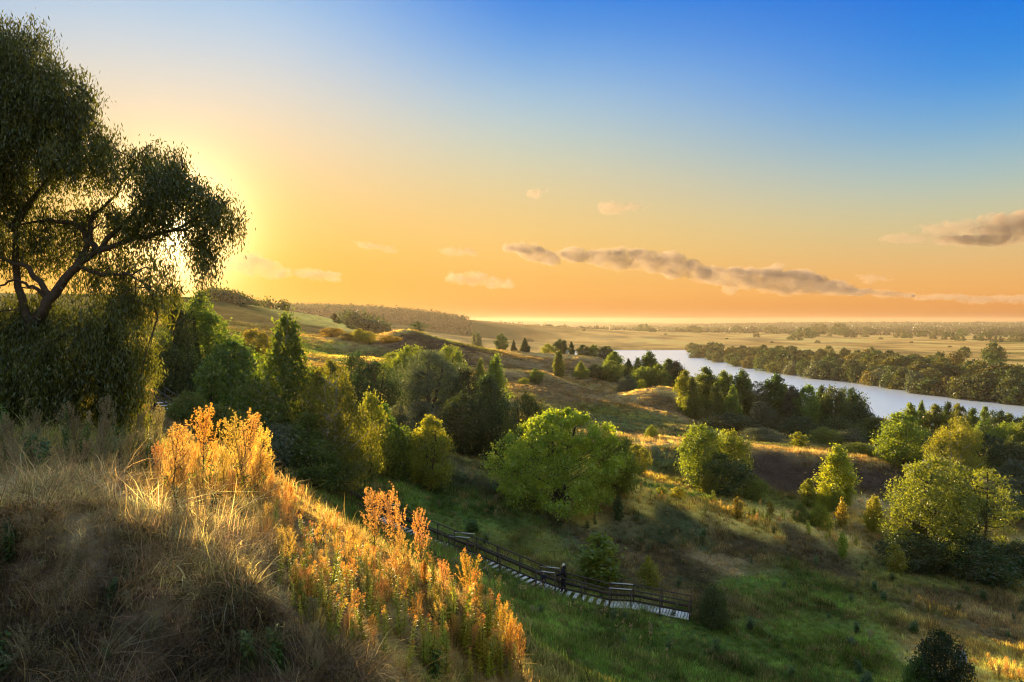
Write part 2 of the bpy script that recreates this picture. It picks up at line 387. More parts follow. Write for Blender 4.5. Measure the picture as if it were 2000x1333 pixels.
# ------------------------------------------------------------------ ground cover colours (what grows or lies where, plus painted sunlight)
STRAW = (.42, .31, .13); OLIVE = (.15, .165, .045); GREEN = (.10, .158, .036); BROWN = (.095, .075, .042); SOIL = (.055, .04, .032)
OCHRE = (.72, .39, .11); GREYG = (.085, .105, .05); DRY = (.25, .19, .10); MEAD = (.125, .185, .04); HEATH = (.16, .115, .06); SUNLIT_GOLD = (.60, .45, .11); FOREST = (.03, .045, .02)  # the bright gold paints sunlight onto the lit strips
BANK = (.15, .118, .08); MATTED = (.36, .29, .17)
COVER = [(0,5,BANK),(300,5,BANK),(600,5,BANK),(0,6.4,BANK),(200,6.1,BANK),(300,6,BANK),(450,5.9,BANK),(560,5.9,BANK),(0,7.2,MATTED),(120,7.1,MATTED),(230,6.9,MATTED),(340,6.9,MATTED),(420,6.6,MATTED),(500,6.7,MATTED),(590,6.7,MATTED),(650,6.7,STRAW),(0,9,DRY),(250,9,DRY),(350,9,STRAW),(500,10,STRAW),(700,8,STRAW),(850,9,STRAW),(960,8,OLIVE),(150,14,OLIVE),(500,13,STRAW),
 (800,30,GREEN),(1100,30,GREEN),(1400,30,GREEN),(1900,30,GREEN),(600,45,GREEN),(1000,43,MEAD),(1250,42,GREEN),(1450,40,GREEN),(1600,38,GREEN),(1600,46,MEAD),(1850,46,STRAW),(1950,48,SUNLIT_GOLD),(1980,44,SUNLIT_GOLD),(1700,42,MEAD),
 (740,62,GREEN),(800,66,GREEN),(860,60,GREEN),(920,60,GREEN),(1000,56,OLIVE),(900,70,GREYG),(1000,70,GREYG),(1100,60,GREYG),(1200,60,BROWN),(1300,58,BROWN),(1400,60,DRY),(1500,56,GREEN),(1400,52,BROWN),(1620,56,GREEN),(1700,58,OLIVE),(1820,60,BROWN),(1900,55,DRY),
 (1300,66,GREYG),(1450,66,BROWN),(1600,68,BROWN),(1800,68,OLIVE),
 (1210,72,SUNLIT_GOLD),(1300,74,SUNLIT_GOLD),(1400,77,SUNLIT_GOLD),(1350,78,SUNLIT_GOLD),(1480,78,SUNLIT_GOLD),(1560,80,SUNLIT_GOLD),(1660,83,SUNLIT_GOLD),(1230,84,SUNLIT_GOLD),(1280,88,SUNLIT_GOLD),(1250,80,GREEN),(1330,84,GREEN),(1500,79,STRAW),(1600,80,STRAW),(1700,82,STRAW),(1450,85,OLIVE),(1600,88,OLIVE),(1690,90,STRAW),  # gold points brighten the terrace where the sun strikes it
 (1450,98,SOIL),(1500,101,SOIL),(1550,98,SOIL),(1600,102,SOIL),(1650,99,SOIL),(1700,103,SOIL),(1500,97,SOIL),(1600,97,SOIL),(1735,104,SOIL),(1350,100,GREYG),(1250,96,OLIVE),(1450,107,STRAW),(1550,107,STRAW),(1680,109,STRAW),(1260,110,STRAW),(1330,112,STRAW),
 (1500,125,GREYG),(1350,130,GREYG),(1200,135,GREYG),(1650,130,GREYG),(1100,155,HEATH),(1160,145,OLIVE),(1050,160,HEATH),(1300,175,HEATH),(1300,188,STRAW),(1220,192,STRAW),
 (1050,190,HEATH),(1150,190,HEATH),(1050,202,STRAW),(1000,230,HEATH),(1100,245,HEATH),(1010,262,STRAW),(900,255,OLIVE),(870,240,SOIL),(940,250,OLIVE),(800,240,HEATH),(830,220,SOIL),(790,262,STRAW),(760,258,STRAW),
 (700,178,SUNLIT_GOLD),(770,176,SUNLIT_GOLD),(700,168,HEATH),(680,215,MEAD),(620,300,(.26,.19,.05)),(550,320,(.24,.17,.045)),(500,450,SUNLIT_GOLD),(640,440,SUNLIT_GOLD),(450,350,(.30,.18,.05)),(650,360,(.24,.15,.05)),(400,420,FOREST),(600,900,STRAW),(700,700,STRAW),  # golden hill tones paint in the sunny haze glow
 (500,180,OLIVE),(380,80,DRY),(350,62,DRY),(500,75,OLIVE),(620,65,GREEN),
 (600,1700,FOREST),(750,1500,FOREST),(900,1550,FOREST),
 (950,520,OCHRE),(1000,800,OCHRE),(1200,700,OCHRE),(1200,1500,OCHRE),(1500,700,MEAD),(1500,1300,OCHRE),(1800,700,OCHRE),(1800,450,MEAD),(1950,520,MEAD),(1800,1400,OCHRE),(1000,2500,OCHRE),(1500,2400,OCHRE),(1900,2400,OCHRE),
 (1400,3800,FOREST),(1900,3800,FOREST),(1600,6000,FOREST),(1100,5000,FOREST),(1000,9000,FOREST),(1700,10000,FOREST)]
_gx = np.array([((u - 1000) / 160.0, math.log(y) * 9.0) for u, y, c in COVER]); _gc = np.array([c for u, y, c in COVER])
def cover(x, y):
    """colour of the ground cover at x, y, painted sunlight included"""
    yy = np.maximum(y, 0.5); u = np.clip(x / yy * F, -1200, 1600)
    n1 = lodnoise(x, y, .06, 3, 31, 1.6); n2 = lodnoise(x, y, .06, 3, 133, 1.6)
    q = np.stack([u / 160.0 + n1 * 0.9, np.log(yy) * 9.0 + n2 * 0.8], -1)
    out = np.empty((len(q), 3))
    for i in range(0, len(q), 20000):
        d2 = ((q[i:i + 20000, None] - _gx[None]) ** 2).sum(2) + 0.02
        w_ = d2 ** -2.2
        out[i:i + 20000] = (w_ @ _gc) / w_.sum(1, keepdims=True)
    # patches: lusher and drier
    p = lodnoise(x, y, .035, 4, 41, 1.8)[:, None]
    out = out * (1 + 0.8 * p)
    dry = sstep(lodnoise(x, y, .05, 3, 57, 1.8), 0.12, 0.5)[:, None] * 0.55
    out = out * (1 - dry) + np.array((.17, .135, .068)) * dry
    far = (yy > 430) & (y > 0)
    if far.any():       # fields on the flood plain: long strips
        s = vnoise(np.log(yy[far]) * 22 + 0.3 * vnoise(x[far] / 400, y[far] / 900, 71), x[far] / (yy[far] * .5) * 1.3, 77)
        f = np.where((u[far] > 930)[:, None], (1 + 1.3 * s[:, None]) * np.array([1, 1, 1]) * np.where(s[:, None] < -0.15, np.array([.55, .75, .6]), np.array([1., 1., 1.])), 1)
        out[far] = out[far] * f
    return np.clip(out, .012, .75)

# ------------------------------------------------------------------ ground sheet, one polar grid around the viewer
_az = np.concatenate([np.linspace(-180, -60, 25)[:-1], np.linspace(-60, -36, 33)[:-1], np.linspace(-36, 36, 521), np.linspace(36, 60, 33)[1:], np.linspace(60, 180, 25)[1:]]) * math.pi / 180
_lr = np.concatenate([np.linspace(math.log(.35), math.log(4), 40)[:-1], np.linspace(math.log(4), math.log(330), 560)[:-1], np.linspace(math.log(330), math.log(1300), 190)[:-1], np.linspace(math.log(1300), math.log(9400), 100)])
AZ, LR = np.meshgrid(_az, _lr)
gx = (np.exp(LR) * np.sin(AZ)).ravel(); gy = (np.exp(LR) * np.cos(AZ)).ravel()
gz = hgt(gx, gy)
nr, na = AZ.shape
ii = (np.arange(nr - 1)[:, None] * na + np.arange(na - 1)[None]).ravel()
gf = np.stack([ii, ii + 1, ii + na + 1, ii + na], -1)[:, ::-1]
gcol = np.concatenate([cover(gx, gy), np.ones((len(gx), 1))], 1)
m, t, out = new_mat('ground_cover')
at = t.nodes.new('ShaderNodeAttribute'); at.attribute_name = 'cover'
co = t.nodes.new('ShaderNodeTexCoord')
n1 = t.nodes.new('ShaderNodeTexNoise'); n1.inputs['Scale'].default_value = 2.5; n1.inputs['Detail'].default_value = 8; n1.inputs['Roughness'].default_value = .7
n2 = t.nodes.new('ShaderNodeTexNoise'); n2.inputs['Scale'].default_value = 0.35; n2.inputs['Detail'].default_value = 8; n2.inputs['Roughness'].default_value = .65
for n_ in (n1, n2): t.links.new(co.outputs['Object'], n_.inputs['Vector'])
n3 = t.nodes.new('ShaderNodeTexNoise'); n3.inputs['Scale'].default_value = 38; n3.inputs['Detail'].default_value = 5; n3.inputs['Roughness'].default_value = .75
t.links.new(co.outputs['Object'], n3.inputs['Vector'])
a0 = t.nodes.new('ShaderNodeMath'); a0.operation = 'ADD'; t.links.new(n1.outputs['Fac'], a0.inputs[0]); t.links.new(n2.outputs['Fac'], a0.inputs[1])
ad = t.nodes.new('ShaderNodeMath'); ad.operation = 'MULTIPLY_ADD'; ad.inputs[1].default_value = .8; t.links.new(n3.outputs['Fac'], ad.inputs[0]); t.links.new(a0.outputs[0], ad.inputs[2])
mr = t.nodes.new('ShaderNodeMapRange'); mr.inputs[1].default_value = 1.0; mr.inputs[2].default_value = 1.8; mr.inputs[3].default_value = .4; mr.inputs[4].default_value = 1.6
t.links.new(ad.outputs[0], mr.inputs[0])
sc_ = t.nodes.new('ShaderNodeVectorMath'); sc_.operation = 'SCALE'
t.links.new(at.outputs['Color'], sc_.inputs[0]); t.links.new(mr.outputs[0], sc_.inputs['Scale'])
b = t.nodes.new('ShaderNodeBsdfDiffuse'); b.inputs['Roughness'].default_value = 1.0
bp = t.nodes.new('ShaderNodeBump'); bp.inputs['Strength'].default_value = 0.9; bp.inputs['Distance'].default_value = 0.25
t.links.new(ad.outputs[0], bp.inputs['Height']); t.links.new(bp.outputs[0], b.inputs['Normal'])
t.links.new(sc_.outputs[0], b.inputs['Color']); t.links.new(b.outputs[0], out.inputs[0])
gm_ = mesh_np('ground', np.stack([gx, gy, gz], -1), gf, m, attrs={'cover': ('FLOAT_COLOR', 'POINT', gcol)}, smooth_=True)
tag(put('ground', gm_), kind='structure')

# ------------------------------------------------------------------ river
m, t, out = new_mat('river_water')
b = t.nodes.new('ShaderNodeBsdfGlossy'); b.inputs['Color'].default_value = (.92, .96, 1, 1); b.inputs['Roughness'].default_value = .24
b2 = t.nodes.new('ShaderNodeBsdfDiffuse'); b2.inputs['Color'].default_value = (.66, .70, .72, 1); bm_ = t.nodes.new('ShaderNodeMixShader'); bm_.inputs[0].default_value = .62  # pale diffuse colour stands in for sky reflected on the water
t.links.new(b2.outputs[0], bm_.inputs[1]); t.links.new(b.outputs[0], bm_.inputs[2])
co = t.nodes.new('ShaderNodeTexCoord'); mp = t.nodes.new('ShaderNodeMapping'); mp.inputs['Scale'].default_value = (.5, .22, 1)
w1 = t.nodes.new('ShaderNodeTexNoise'); w1.inputs['Scale'].default_value = 1.6; w1.inputs['Detail'].default_value = 5; w1.inputs['Roughness'].default_value = .6
t.links.new(co.outputs['Object'], mp.inputs[0]); t.links.new(mp.outputs[0], w1.inputs['Vector'])
bp = t.nodes.new('ShaderNodeBump'); bp.inputs['Strength'].default_value = 1.0; bp.inputs['Distance'].default_value = 0.16
t.links.new(w1.outputs['Fac'], bp.inputs['Height']); t.links.new(bp.outputs[0], b.inputs['Normal'])
t.links.new(bm_.outputs[0], out.inputs[0])
lo = RIVER.min(0) - 40; hi = RIVER.max(0) + 40
me = mesh_np('river', np.array([(lo[0], lo[1], -38), (hi[0], lo[1], -38), (hi[0], hi[1], -38), (lo[0], hi[1], -38)]), np.array([(0, 1, 2, 3)]), m)
tag(put('river_water', me), kind='structure')
# a bright pool far out on the plain
pp = np.array([P(u, v, 36.0 * F / (v - V0) * 0.985) for u, v in ((978, 646.2), (990, 645.2), (1012, 645.4), (1022, 646.6), (1010, 648.4), (985, 648.0))])
pp[:, 2] = hgt(pp[:, 0], pp[:, 1]).max() + 0.4
me = bpy.data.meshes.new('pool'); me.from_pydata([tuple(p) for p in pp], [], [tuple(range(6))[::-1]]); me.materials.append(m)
tag(put('pool_water', me), kind='structure')

# ------------------------------------------------------------------ clouds: lumpy closed hulls filled with thin vapour
m, t, out = new_mat('cloud_vapour')
pv = t.nodes.new('ShaderNodeVolumePrincipled'); pv.inputs['Color'].default_value = (.38, .31, .25, 1); pv.inputs['Density'].default_value = 0.009; pv.inputs['Anisotropy'].default_value = 0.25
t.links.new(pv.outputs[0], out.inputs['Volume'])
co = t.nodes.new('ShaderNodeTexCoord'); cn = t.nodes.new('ShaderNodeTexNoise'); cn.inputs['Scale'].default_value = .0065; cn.inputs['Detail'].default_value = 5; cn.inputs['Roughness'].default_value = .62
cm = t.nodes.new('ShaderNodeMapRange'); cm.name = 'density'; cm.inputs[1].default_value = .40; cm.inputs[2].default_value = .62; cm.inputs[3].default_value = 0; cm.inputs[4].default_value = .0065
t.links.new(co.outputs['Object'], cn.inputs['Vector']); t.links.new(cn.outputs['Fac'], cm.inputs[0]); t.links.new(cm.outputs[0], pv.inputs['Density'])
cloud_mat = m
thin = m.copy(); thin.name = 'cloud_vapour_thin'; thin.node_tree.nodes['density'].inputs[4].default_value = 0.0026
def ico(sub):
    import bmesh
    bm = bmesh.new(); bmesh.ops.create_icosphere(bm, subdivisions=sub, radius=1)
    v = np.array([x.co[:] for x in bm.verts]); f = np.array([[q.index for q in p.verts] for p in bm.faces]); bm.free()
    return v, f
ICO = ico(2)
tex = bpy.data.textures.new('puff', 'CLOUDS'); tex.noise_scale = 170; tex.noise_depth = 4
tex2 = bpy.data.textures.new('wisp', 'CLOUDS'); tex2.noise_scale = 65; tex2.noise_depth = 3
def cloud(label, pts, y, depth=350, mat=None, vox=17, group='small clouds low in the evening sky'):
    """pts: (u, v, half width px, half height px) puffs"""
    r = np.random.default_rng(int(pts[0][0]))
    Vs, Fs = [], []; n = 0
    for (u, v, hw, hh) in pts:
        for k in range(5):
            du, dv = r.normal(0, .45, 2) if k else (0, 0)
            s = r.uniform(.45, .8) if k else 1.0
            c = P(u + du * hw, v + dv * hh * .6 + hh * (1 - s) * .3, y + r.normal(0, depth * .4))
            q = ICO[0] * np.array([hw / F * y * s, depth * r.uniform(.5, 1) * s, hh / F * y * s]) + c
            Vs.append(q); Fs.append(ICO[1] + n); n += len(q)
    Vt = np.concatenate(Vs); cen = Vt.mean(0)
    me = mesh_np('cloud', Vt - cen, np.concatenate(Fs), mat or cloud_mat)
    o = put('cloud', me, loc=cen)
    rm = o.modifiers.new('union', 'REMESH'); rm.mode = 'VOXEL'; rm.voxel_size = vox * y / 9000
    dq = o.modifiers.new('fine', 'DISPLACE'); dq.texture = tex2; dq.strength = 7 / F * y; dq.mid_level = .5; dq.texture_coords = 'LOCAL'
    dp = o.modifiers.new('billow', 'DISPLACE'); dp.texture = tex; dp.strength = 11 / F * y; dp.mid_level = .52; dp.texture_coords = 'LOCAL'
    tag(o, label, 'cloud', group)
    return o
def bankpts(u0, u1, top, bot, n, seed):
    r = np.random.default_rng(seed); o = []
    for i in range(n):
        f = (i + .5) / n; u = u0 + (u1 - u0) * f
        a = np.interp(f, *zip(*top)); b_ = np.interp(f, *zip(*bot))
        o.append((u + r.uniform(-8, 8), (a + b_) / 2 + r.uniform(-3, 3), (u1 - u0) / n * r.uniform(.8, 1.3), (b_ - a) / 2))
        for q in range(3): s = (b_ - a) * r.uniform(.14, .32); o.append((u + r.normal(0, (u1 - u0) / n * .6), a + (b_ - a) * r.uniform(.05, .3), s * 1.15, s))
    return o
cloud('long grey cloud bank with peach rims low over the plain', bankpts(1090, 1690, [(0, 484), (.2, 488), (.36, 494), (.45, 515), (.55, 530), (.7, 520), (.85, 545), (1, 572)], [(0, 502), (.2, 528), (.4, 545), (.6, 565), (.8, 576), (1, 582)], 22, 1), 9500)
cloud('shorter grey cloud just beyond the tip of the long bank', bankpts(1003, 1092, [(0, 474), (.5, 480), (1, 504)], [(0, 490), (.5, 512), (1, 526)], 6, 2), 9500)
cloud('grey heaped cloud cut off by the edge of the view above the river', bankpts(1860, 2070, [(0, 462), (.3, 462), (.45, 425), (.6, 415), (1, 410)], [(0, 480), (.3, 482), (.6, 480), (1, 488)], 9, 3), 9000)
cloud('pale wispy cloud beside the heaped cloud', bankpts(1815, 1895, [(0, 436), (1, 436)], [(0, 460), (1, 486)], 4, 4), 9200, mat=thin)
cloud('small peach cloud alone high over the long bank', bankpts(1172, 1250, [(0, 395), (1, 402)], [(0, 416), (1, 412)], 5, 5), 9000, mat=thin)
cloud('tiny peach puff highest of all the clouds', bankpts(1040, 1062, [(0, 371), (1, 372)], [(0, 382), (1, 381)], 2, 6), 9000, mat=thin, vox=14)
cloud('small grey cloud halfway to the heaped cloud', bankpts(1735, 1800, [(0, 455), (1, 462)], [(0, 466), (1, 478)], 4, 7), 9300, mat=thin)
cloud('flat grey cloud streak low on the horizon below the heaped cloud', bankpts(1800, 2060, [(0, 574), (.5, 578), (1, 578)], [(0, 584), (.5, 594), (1, 602)], 9, 8), 12500, mat=thin)
cloud('little dark puff above the end of the long bank', bankpts(1690, 1722, [(0, 537), (1, 539)], [(0, 548), (1, 550)], 2, 9), 9500, mat=thin, vox=14)
cloud('thin trailing scrap of cloud after the long bank', bankpts(1705, 1775, [(0, 566), (1, 574)], [(0, 575), (1, 582)], 4, 10), 9500, mat=thin, vox=16)
cloud('glowing cloud bank close under the setting sun', bankpts(440, 560, [(0, 505), (.5, 500), (1, 532)], [(0, 530), (.5, 542), (1, 545)], 6, 11), 9500, mat=thin)
cloud('golden cloud scrap beside the cloud under the sun', bankpts(590, 665, [(0, 522), (1, 535)], [(0, 538), (1, 552)], 4, 12), 9500, mat=thin)
cloud('faint golden cloud smudge over the distant ridge end', bankpts(875, 985, [(0, 536), (.6, 533), (1, 552)], [(0, 550), (.6, 562), (1, 566)], 6, 13), 9500, mat=thin)
cloud('thin pale golden cloud streak over the left ridge', bankpts(690, 765, [(0, 471), (1, 486)], [(0, 478), (1, 493)], 5, 14), 9500, mat=thin, vox=16)
cloud('faint small cloud puffs left of the grey clouds', bankpts(870, 922, [(0, 484), (1, 486)], [(0, 495), (1, 500)], 3, 15), 9500, mat=thin, vox=16)

# ------------------------------------------------------------------ leaves, crowns, trunks
BARK = simple_mat('bark', (.06, .045, .032), .9, .5, 14, .2, .4)
BIRCH = simple_mat('birch_bark', (.32, .30, .26), .8, .5, 5, .2)
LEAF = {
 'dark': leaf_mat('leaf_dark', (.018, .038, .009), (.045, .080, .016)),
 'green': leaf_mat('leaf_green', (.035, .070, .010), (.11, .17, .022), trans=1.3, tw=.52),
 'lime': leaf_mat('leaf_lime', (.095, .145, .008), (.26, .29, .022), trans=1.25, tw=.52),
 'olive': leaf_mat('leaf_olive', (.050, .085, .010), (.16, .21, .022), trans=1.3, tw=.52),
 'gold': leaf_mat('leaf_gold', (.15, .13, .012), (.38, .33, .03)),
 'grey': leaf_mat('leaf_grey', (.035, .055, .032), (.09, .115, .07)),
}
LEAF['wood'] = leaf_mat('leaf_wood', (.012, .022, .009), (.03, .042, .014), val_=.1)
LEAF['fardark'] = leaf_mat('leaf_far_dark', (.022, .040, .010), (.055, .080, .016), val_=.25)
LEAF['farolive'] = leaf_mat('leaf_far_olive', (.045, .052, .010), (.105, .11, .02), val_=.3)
def leaves_at(cen, rad, nper, size, r, droop=0.0, flat=1.0, aspect=.55, outward=None, clip=1.7):
    """leaf quads gathered round cluster centres -> verts, faces, tint"""
    n = len(cen) * nper
    c = np.repeat(cen, nper, 0); rr = np.repeat(rad, nper)[:, None]
    g = np.clip(r.normal(0, .55, (n, 3)), -clip, clip) * np.array([1, 1, flat])
    p = c + g * rr
    if droop: p[:, 2] -= droop * rr[:, 0] * r.random(n) ** 1.5 * 2.2
    a = r.normal(0, 1, (n, 3)); 
    if droop: a[:, 2] -= 2.2 * droop
    a /= np.linalg.norm(a, axis=1, keepdims=True)
    q = r.normal(0, 1, (n, 3)); b_ = np.cross(a, q); b_ /= np.linalg.norm(b_, axis=1, keepdims=True) + 1e-9
    s = size * r.uniform(.6, 1.35, (n, 1))
    v = np.stack([p - a * s * .5, p + b_ * s * .5 * aspect, p + a * s * .5, p - b_ * s * .5 * aspect], 1).reshape(-1, 3)
    f = np.arange(n * 4).reshape(-1, 4)
    tint = np.clip(np.repeat(r.uniform(.15, .75, len(cen)), nper) + r.normal(0, .22, n), 0, 1)
    return v, f, tint
ENV = {   # crown radius (of half width) against height in the crown
 'round':  [(0, .35), (.12, .75), (.35, 1), (.6, .95), (.8, .72), (.93, .4), (1, .08)],
 'dome':   [(0, .75), (.2, 1), (.5, .95), (.75, .75), (.92, .42), (1, .08)],
 'cone':   [(0, .55), (.15, .95), (.3, 1), (.5, .74), (.7, .45), (.88, .22), (1, .04)],
 'column': [(0, .4), (.15, .85), (.4, 1), (.7, .85), (.88, .5), (1, .06)],
 'spire':  [(0, .8), (.25, 1), (.5, .95), (.64, .62), (.74, .34), (.85, .26), (.95, .17), (1, .03)],
 'pine':   [(0, .25), (.25, .9), (.45, 1), (.65, .95), (.85, .7), (1, .15)],
}
def make_tree(name, env, seed, base=.12, clusters=90, nper=60, size=.03, crad=.10, droop=0, flat=1.0, aspect=.55, trunks=1, lobe=.28, spread=.5, inner=.25, limbs=30, asp=1.0, trunk_r=.016):
    """a unit tree: height 1, crown width 1 (scaled where it is planted; asp = true width / height keeps leaves square)"""
    r = np.random.default_rng(seed)
    t_, w_ = zip(*ENV[env])
    k = clusters * 3
    t = r.random(k); az = r.uniform(0, 2 * math.pi, k)
    w = np.interp(t, t_, w_)
    keep = r.random(k) < (w ** 1.0 + .12); t, az, w = t[keep][:clusters], az[keep][:clusters], w[keep][:clusters]
    ph = r.uniform(0, 6.28, 6)
    lob = 1 + lobe * (np.sin(az * 2 + ph[0] + t * 5) * .5 + np.sin(az * 3 + ph[1] - t * 8) * .4 + np.sin(t * 17 + ph[2] + az) * .35)
    rho = inner + (1 - inner) * r.random(len(t)) ** .5
    wob = lambda z: np.stack([np.sin(z * 3 + ph[3]) * .025, np.sin(z * 2.3 + ph[4]) * .025, np.zeros_like(z)], -1)
    cen = np.stack([np.cos(az) * w * lob * rho * .46, np.sin(az) * w * lob * rho * .46, base + t * (1 - base) * .97], -1) + wob(t) * 1
    rad = crad * r.uniform(.6, 1.3, len(cen)) * (.45 + .65 * np.interp(t, t_, w_))
    # work in true proportions so that leaves are not stretched
    sc = np.array([asp, asp, 1.0])
    v, f, tint = leaves_at(cen * sc, rad, nper, size, r, droop, flat, aspect)
    v = v / sc
    mb = MB()
    for j in range(trunks):
        an = 6.28 * j / trunks + ph[5]; off = 0 if trunks == 1 else .10
        top = .94 if trunks == 1 else .8
        z = np.linspace(-.04, top, 7)
        pts = wob(z); pts[:, 2] = z
        pts[:, 0] += math.cos(an) * off * (.2 + z * 1.3); pts[:, 1] += math.sin(an) * off * (.2 + z * 1.3)
        mb.tube(pts * sc, list(trunk_r * (1.25 - z / 1.0) + .0015), 6)
    idx = r.choice(len(cen), min(limbs, len(cen)), replace=False)
    for i in idx:
        c = cen[i]; z0 = max(base * .4, c[2] - spread * (math.hypot(c[0], c[1]) * asp + .03))
        s = wob(np.array([z0]))[0]; s[2] = z0
        mid = s * .45 + c * .55 + np.array([0, 0, -.015])
        mb.tube(np.array([s, mid, c]) * sc, [trunk_r * .42, trunk_r * .28, trunk_r * .10], 4)
    tv = np.array(mb.v) / sc
    crown = mesh_np(name + '_crown', v, f, LEAF['green'], attrs={'tint': ('FLOAT', 'FACE', tint)})
    trunk = mesh_np(name + '_trunk', tv, np.array(mb.f), BARK, smooth_=True)
    return crown, trunk, asp
PROTO = {}
def proto(key, n, **k):
    PROTO[key] = [make_tree(key, seed=s * 13 + len(PROTO) * 7 + 5, **k) for s in range(n)]
proto('birch', 2, env='spire', clusters=330, nper=80, size=.019, crad=.062, droop=.8, base=.05, lobe=.4, asp=.5, limbs=70, inner=.2, trunk_r=.011)
proto('leafy', 2, env='cone', clusters=300, nper=80, size=.0195, crad=.070, droop=.45, base=.04, lobe=.42, asp=.65, limbs=60, trunks=2, inner=.2)
proto('broad', 2, env='round', clusters=330, nper=80, size=.0195, crad=.065, droop=.3, base=.03, lobe=.4, asp=.85, limbs=60, trunks=2, inner=.25)
proto('maple', 1, env='dome', clusters=420, nper=90, size=.022, crad=.062, flat=.8, base=.03, lobe=.38, asp=1.35, limbs=80, trunks=4, aspect=.8, inner=.35)
proto('bush', 3, env='dome', clusters=150, nper=70, size=.045, crad=.13, base=.0, lobe=.3, asp=1.1, limbs=25, trunks=4, inner=.3)
proto('midround', 3, env='round', clusters=170, nper=75, size=.036, crad=.095, base=.06, lobe=.34, asp=.9, limbs=40, trunks=2, inner=.3)
proto('midwillow', 2, env='dome', clusters=190, nper=75, size=.036, crad=.095, base=.04, lobe=.3, asp=1.0, limbs=40, droop=.7, aspect=.3, trunks=3, inner=.3)
proto('midpoplar', 3, env='column', clusters=130, nper=70, size=.033, crad=.07, base=.06, lobe=.36, asp=.38, limbs=40, droop=.25, inner=.15)
proto('midbirch', 2, env='cone', clusters=150, nper=70, size=.032, crad=.075, base=.07, lobe=.36, asp=.5, limbs=40, droop=.8, inner=.2)
proto('pine', 2, env='pine', clusters=75, nper=85, size=.034, crad=.10, base=.14, lobe=.4, asp=.75, limbs=60, flat=.35, aspect=.22, spread=.15, inner=.2)
proto('sapling', 3, env='column', clusters=60, nper=40, size=.055, crad=.09, base=.04, lobe=.4, asp=.45, limbs=40, aspect=.55, inner=.1, trunk_r=.012)
proto('farround', 4, env='round', clusters=75, nper=34, size=.085, crad=.13, base=.02, lobe=.3, asp=1.0, limbs=8, inner=.4)
proto('fardome', 3, env='dome', clusters=60, nper=30, size=.10, crad=.15, base=.0, lobe=.28, asp=1.5, limbs=6, inner=.4)

_bush_n = 0
def plant(kind, i, loc, h, w, leaf, name, label, cat='tree', group=None, rot=None, bark=None, simple=False):
    pr = PROTO[kind][i % len(PROTO[kind])]
    rot = random.uniform(0, 6.28) if rot is None else rot
    if simple:
        o = bpy.data.objects.new(name, pr[0]); C.objects.link(o); parts = [o]; root = o
        o.location = loc; o.rotation_euler = (0, 0, rot); o.scale = (w, w, h)
    else:
        root = empty(name, loc); root.rotation_euler = (0, 0, rot); root.scale = (w, w, h)
        c = put('crown', pr[0], root); k = put('trunk' if cat == 'tree' else 'stem', pr[1], root)
        if bark: k.material_slots[0].link = 'OBJECT'; k.material_slots[0].material = bark
        parts = [c]
    for c in parts:
        c.material_slots[0].link = 'OBJECT'; c.material_slots[0].material = LEAF[leaf]
    tag(root, label, cat, group)
    return root
def plant_px(kind, u, vtop, y, wpx, leaf, name, label, cat='tree', group=None, **k):
    g = on_ground(u, y); h = y * (V0 - vtop) / F - g[2]
    w = wpx / F * y
    h = max(h, w * .3, .25)
    g[2] -= .02 * h
    return plant(kind, random.randrange(9), g, h * 1.02, w, leaf, name, label, cat, group, **k)

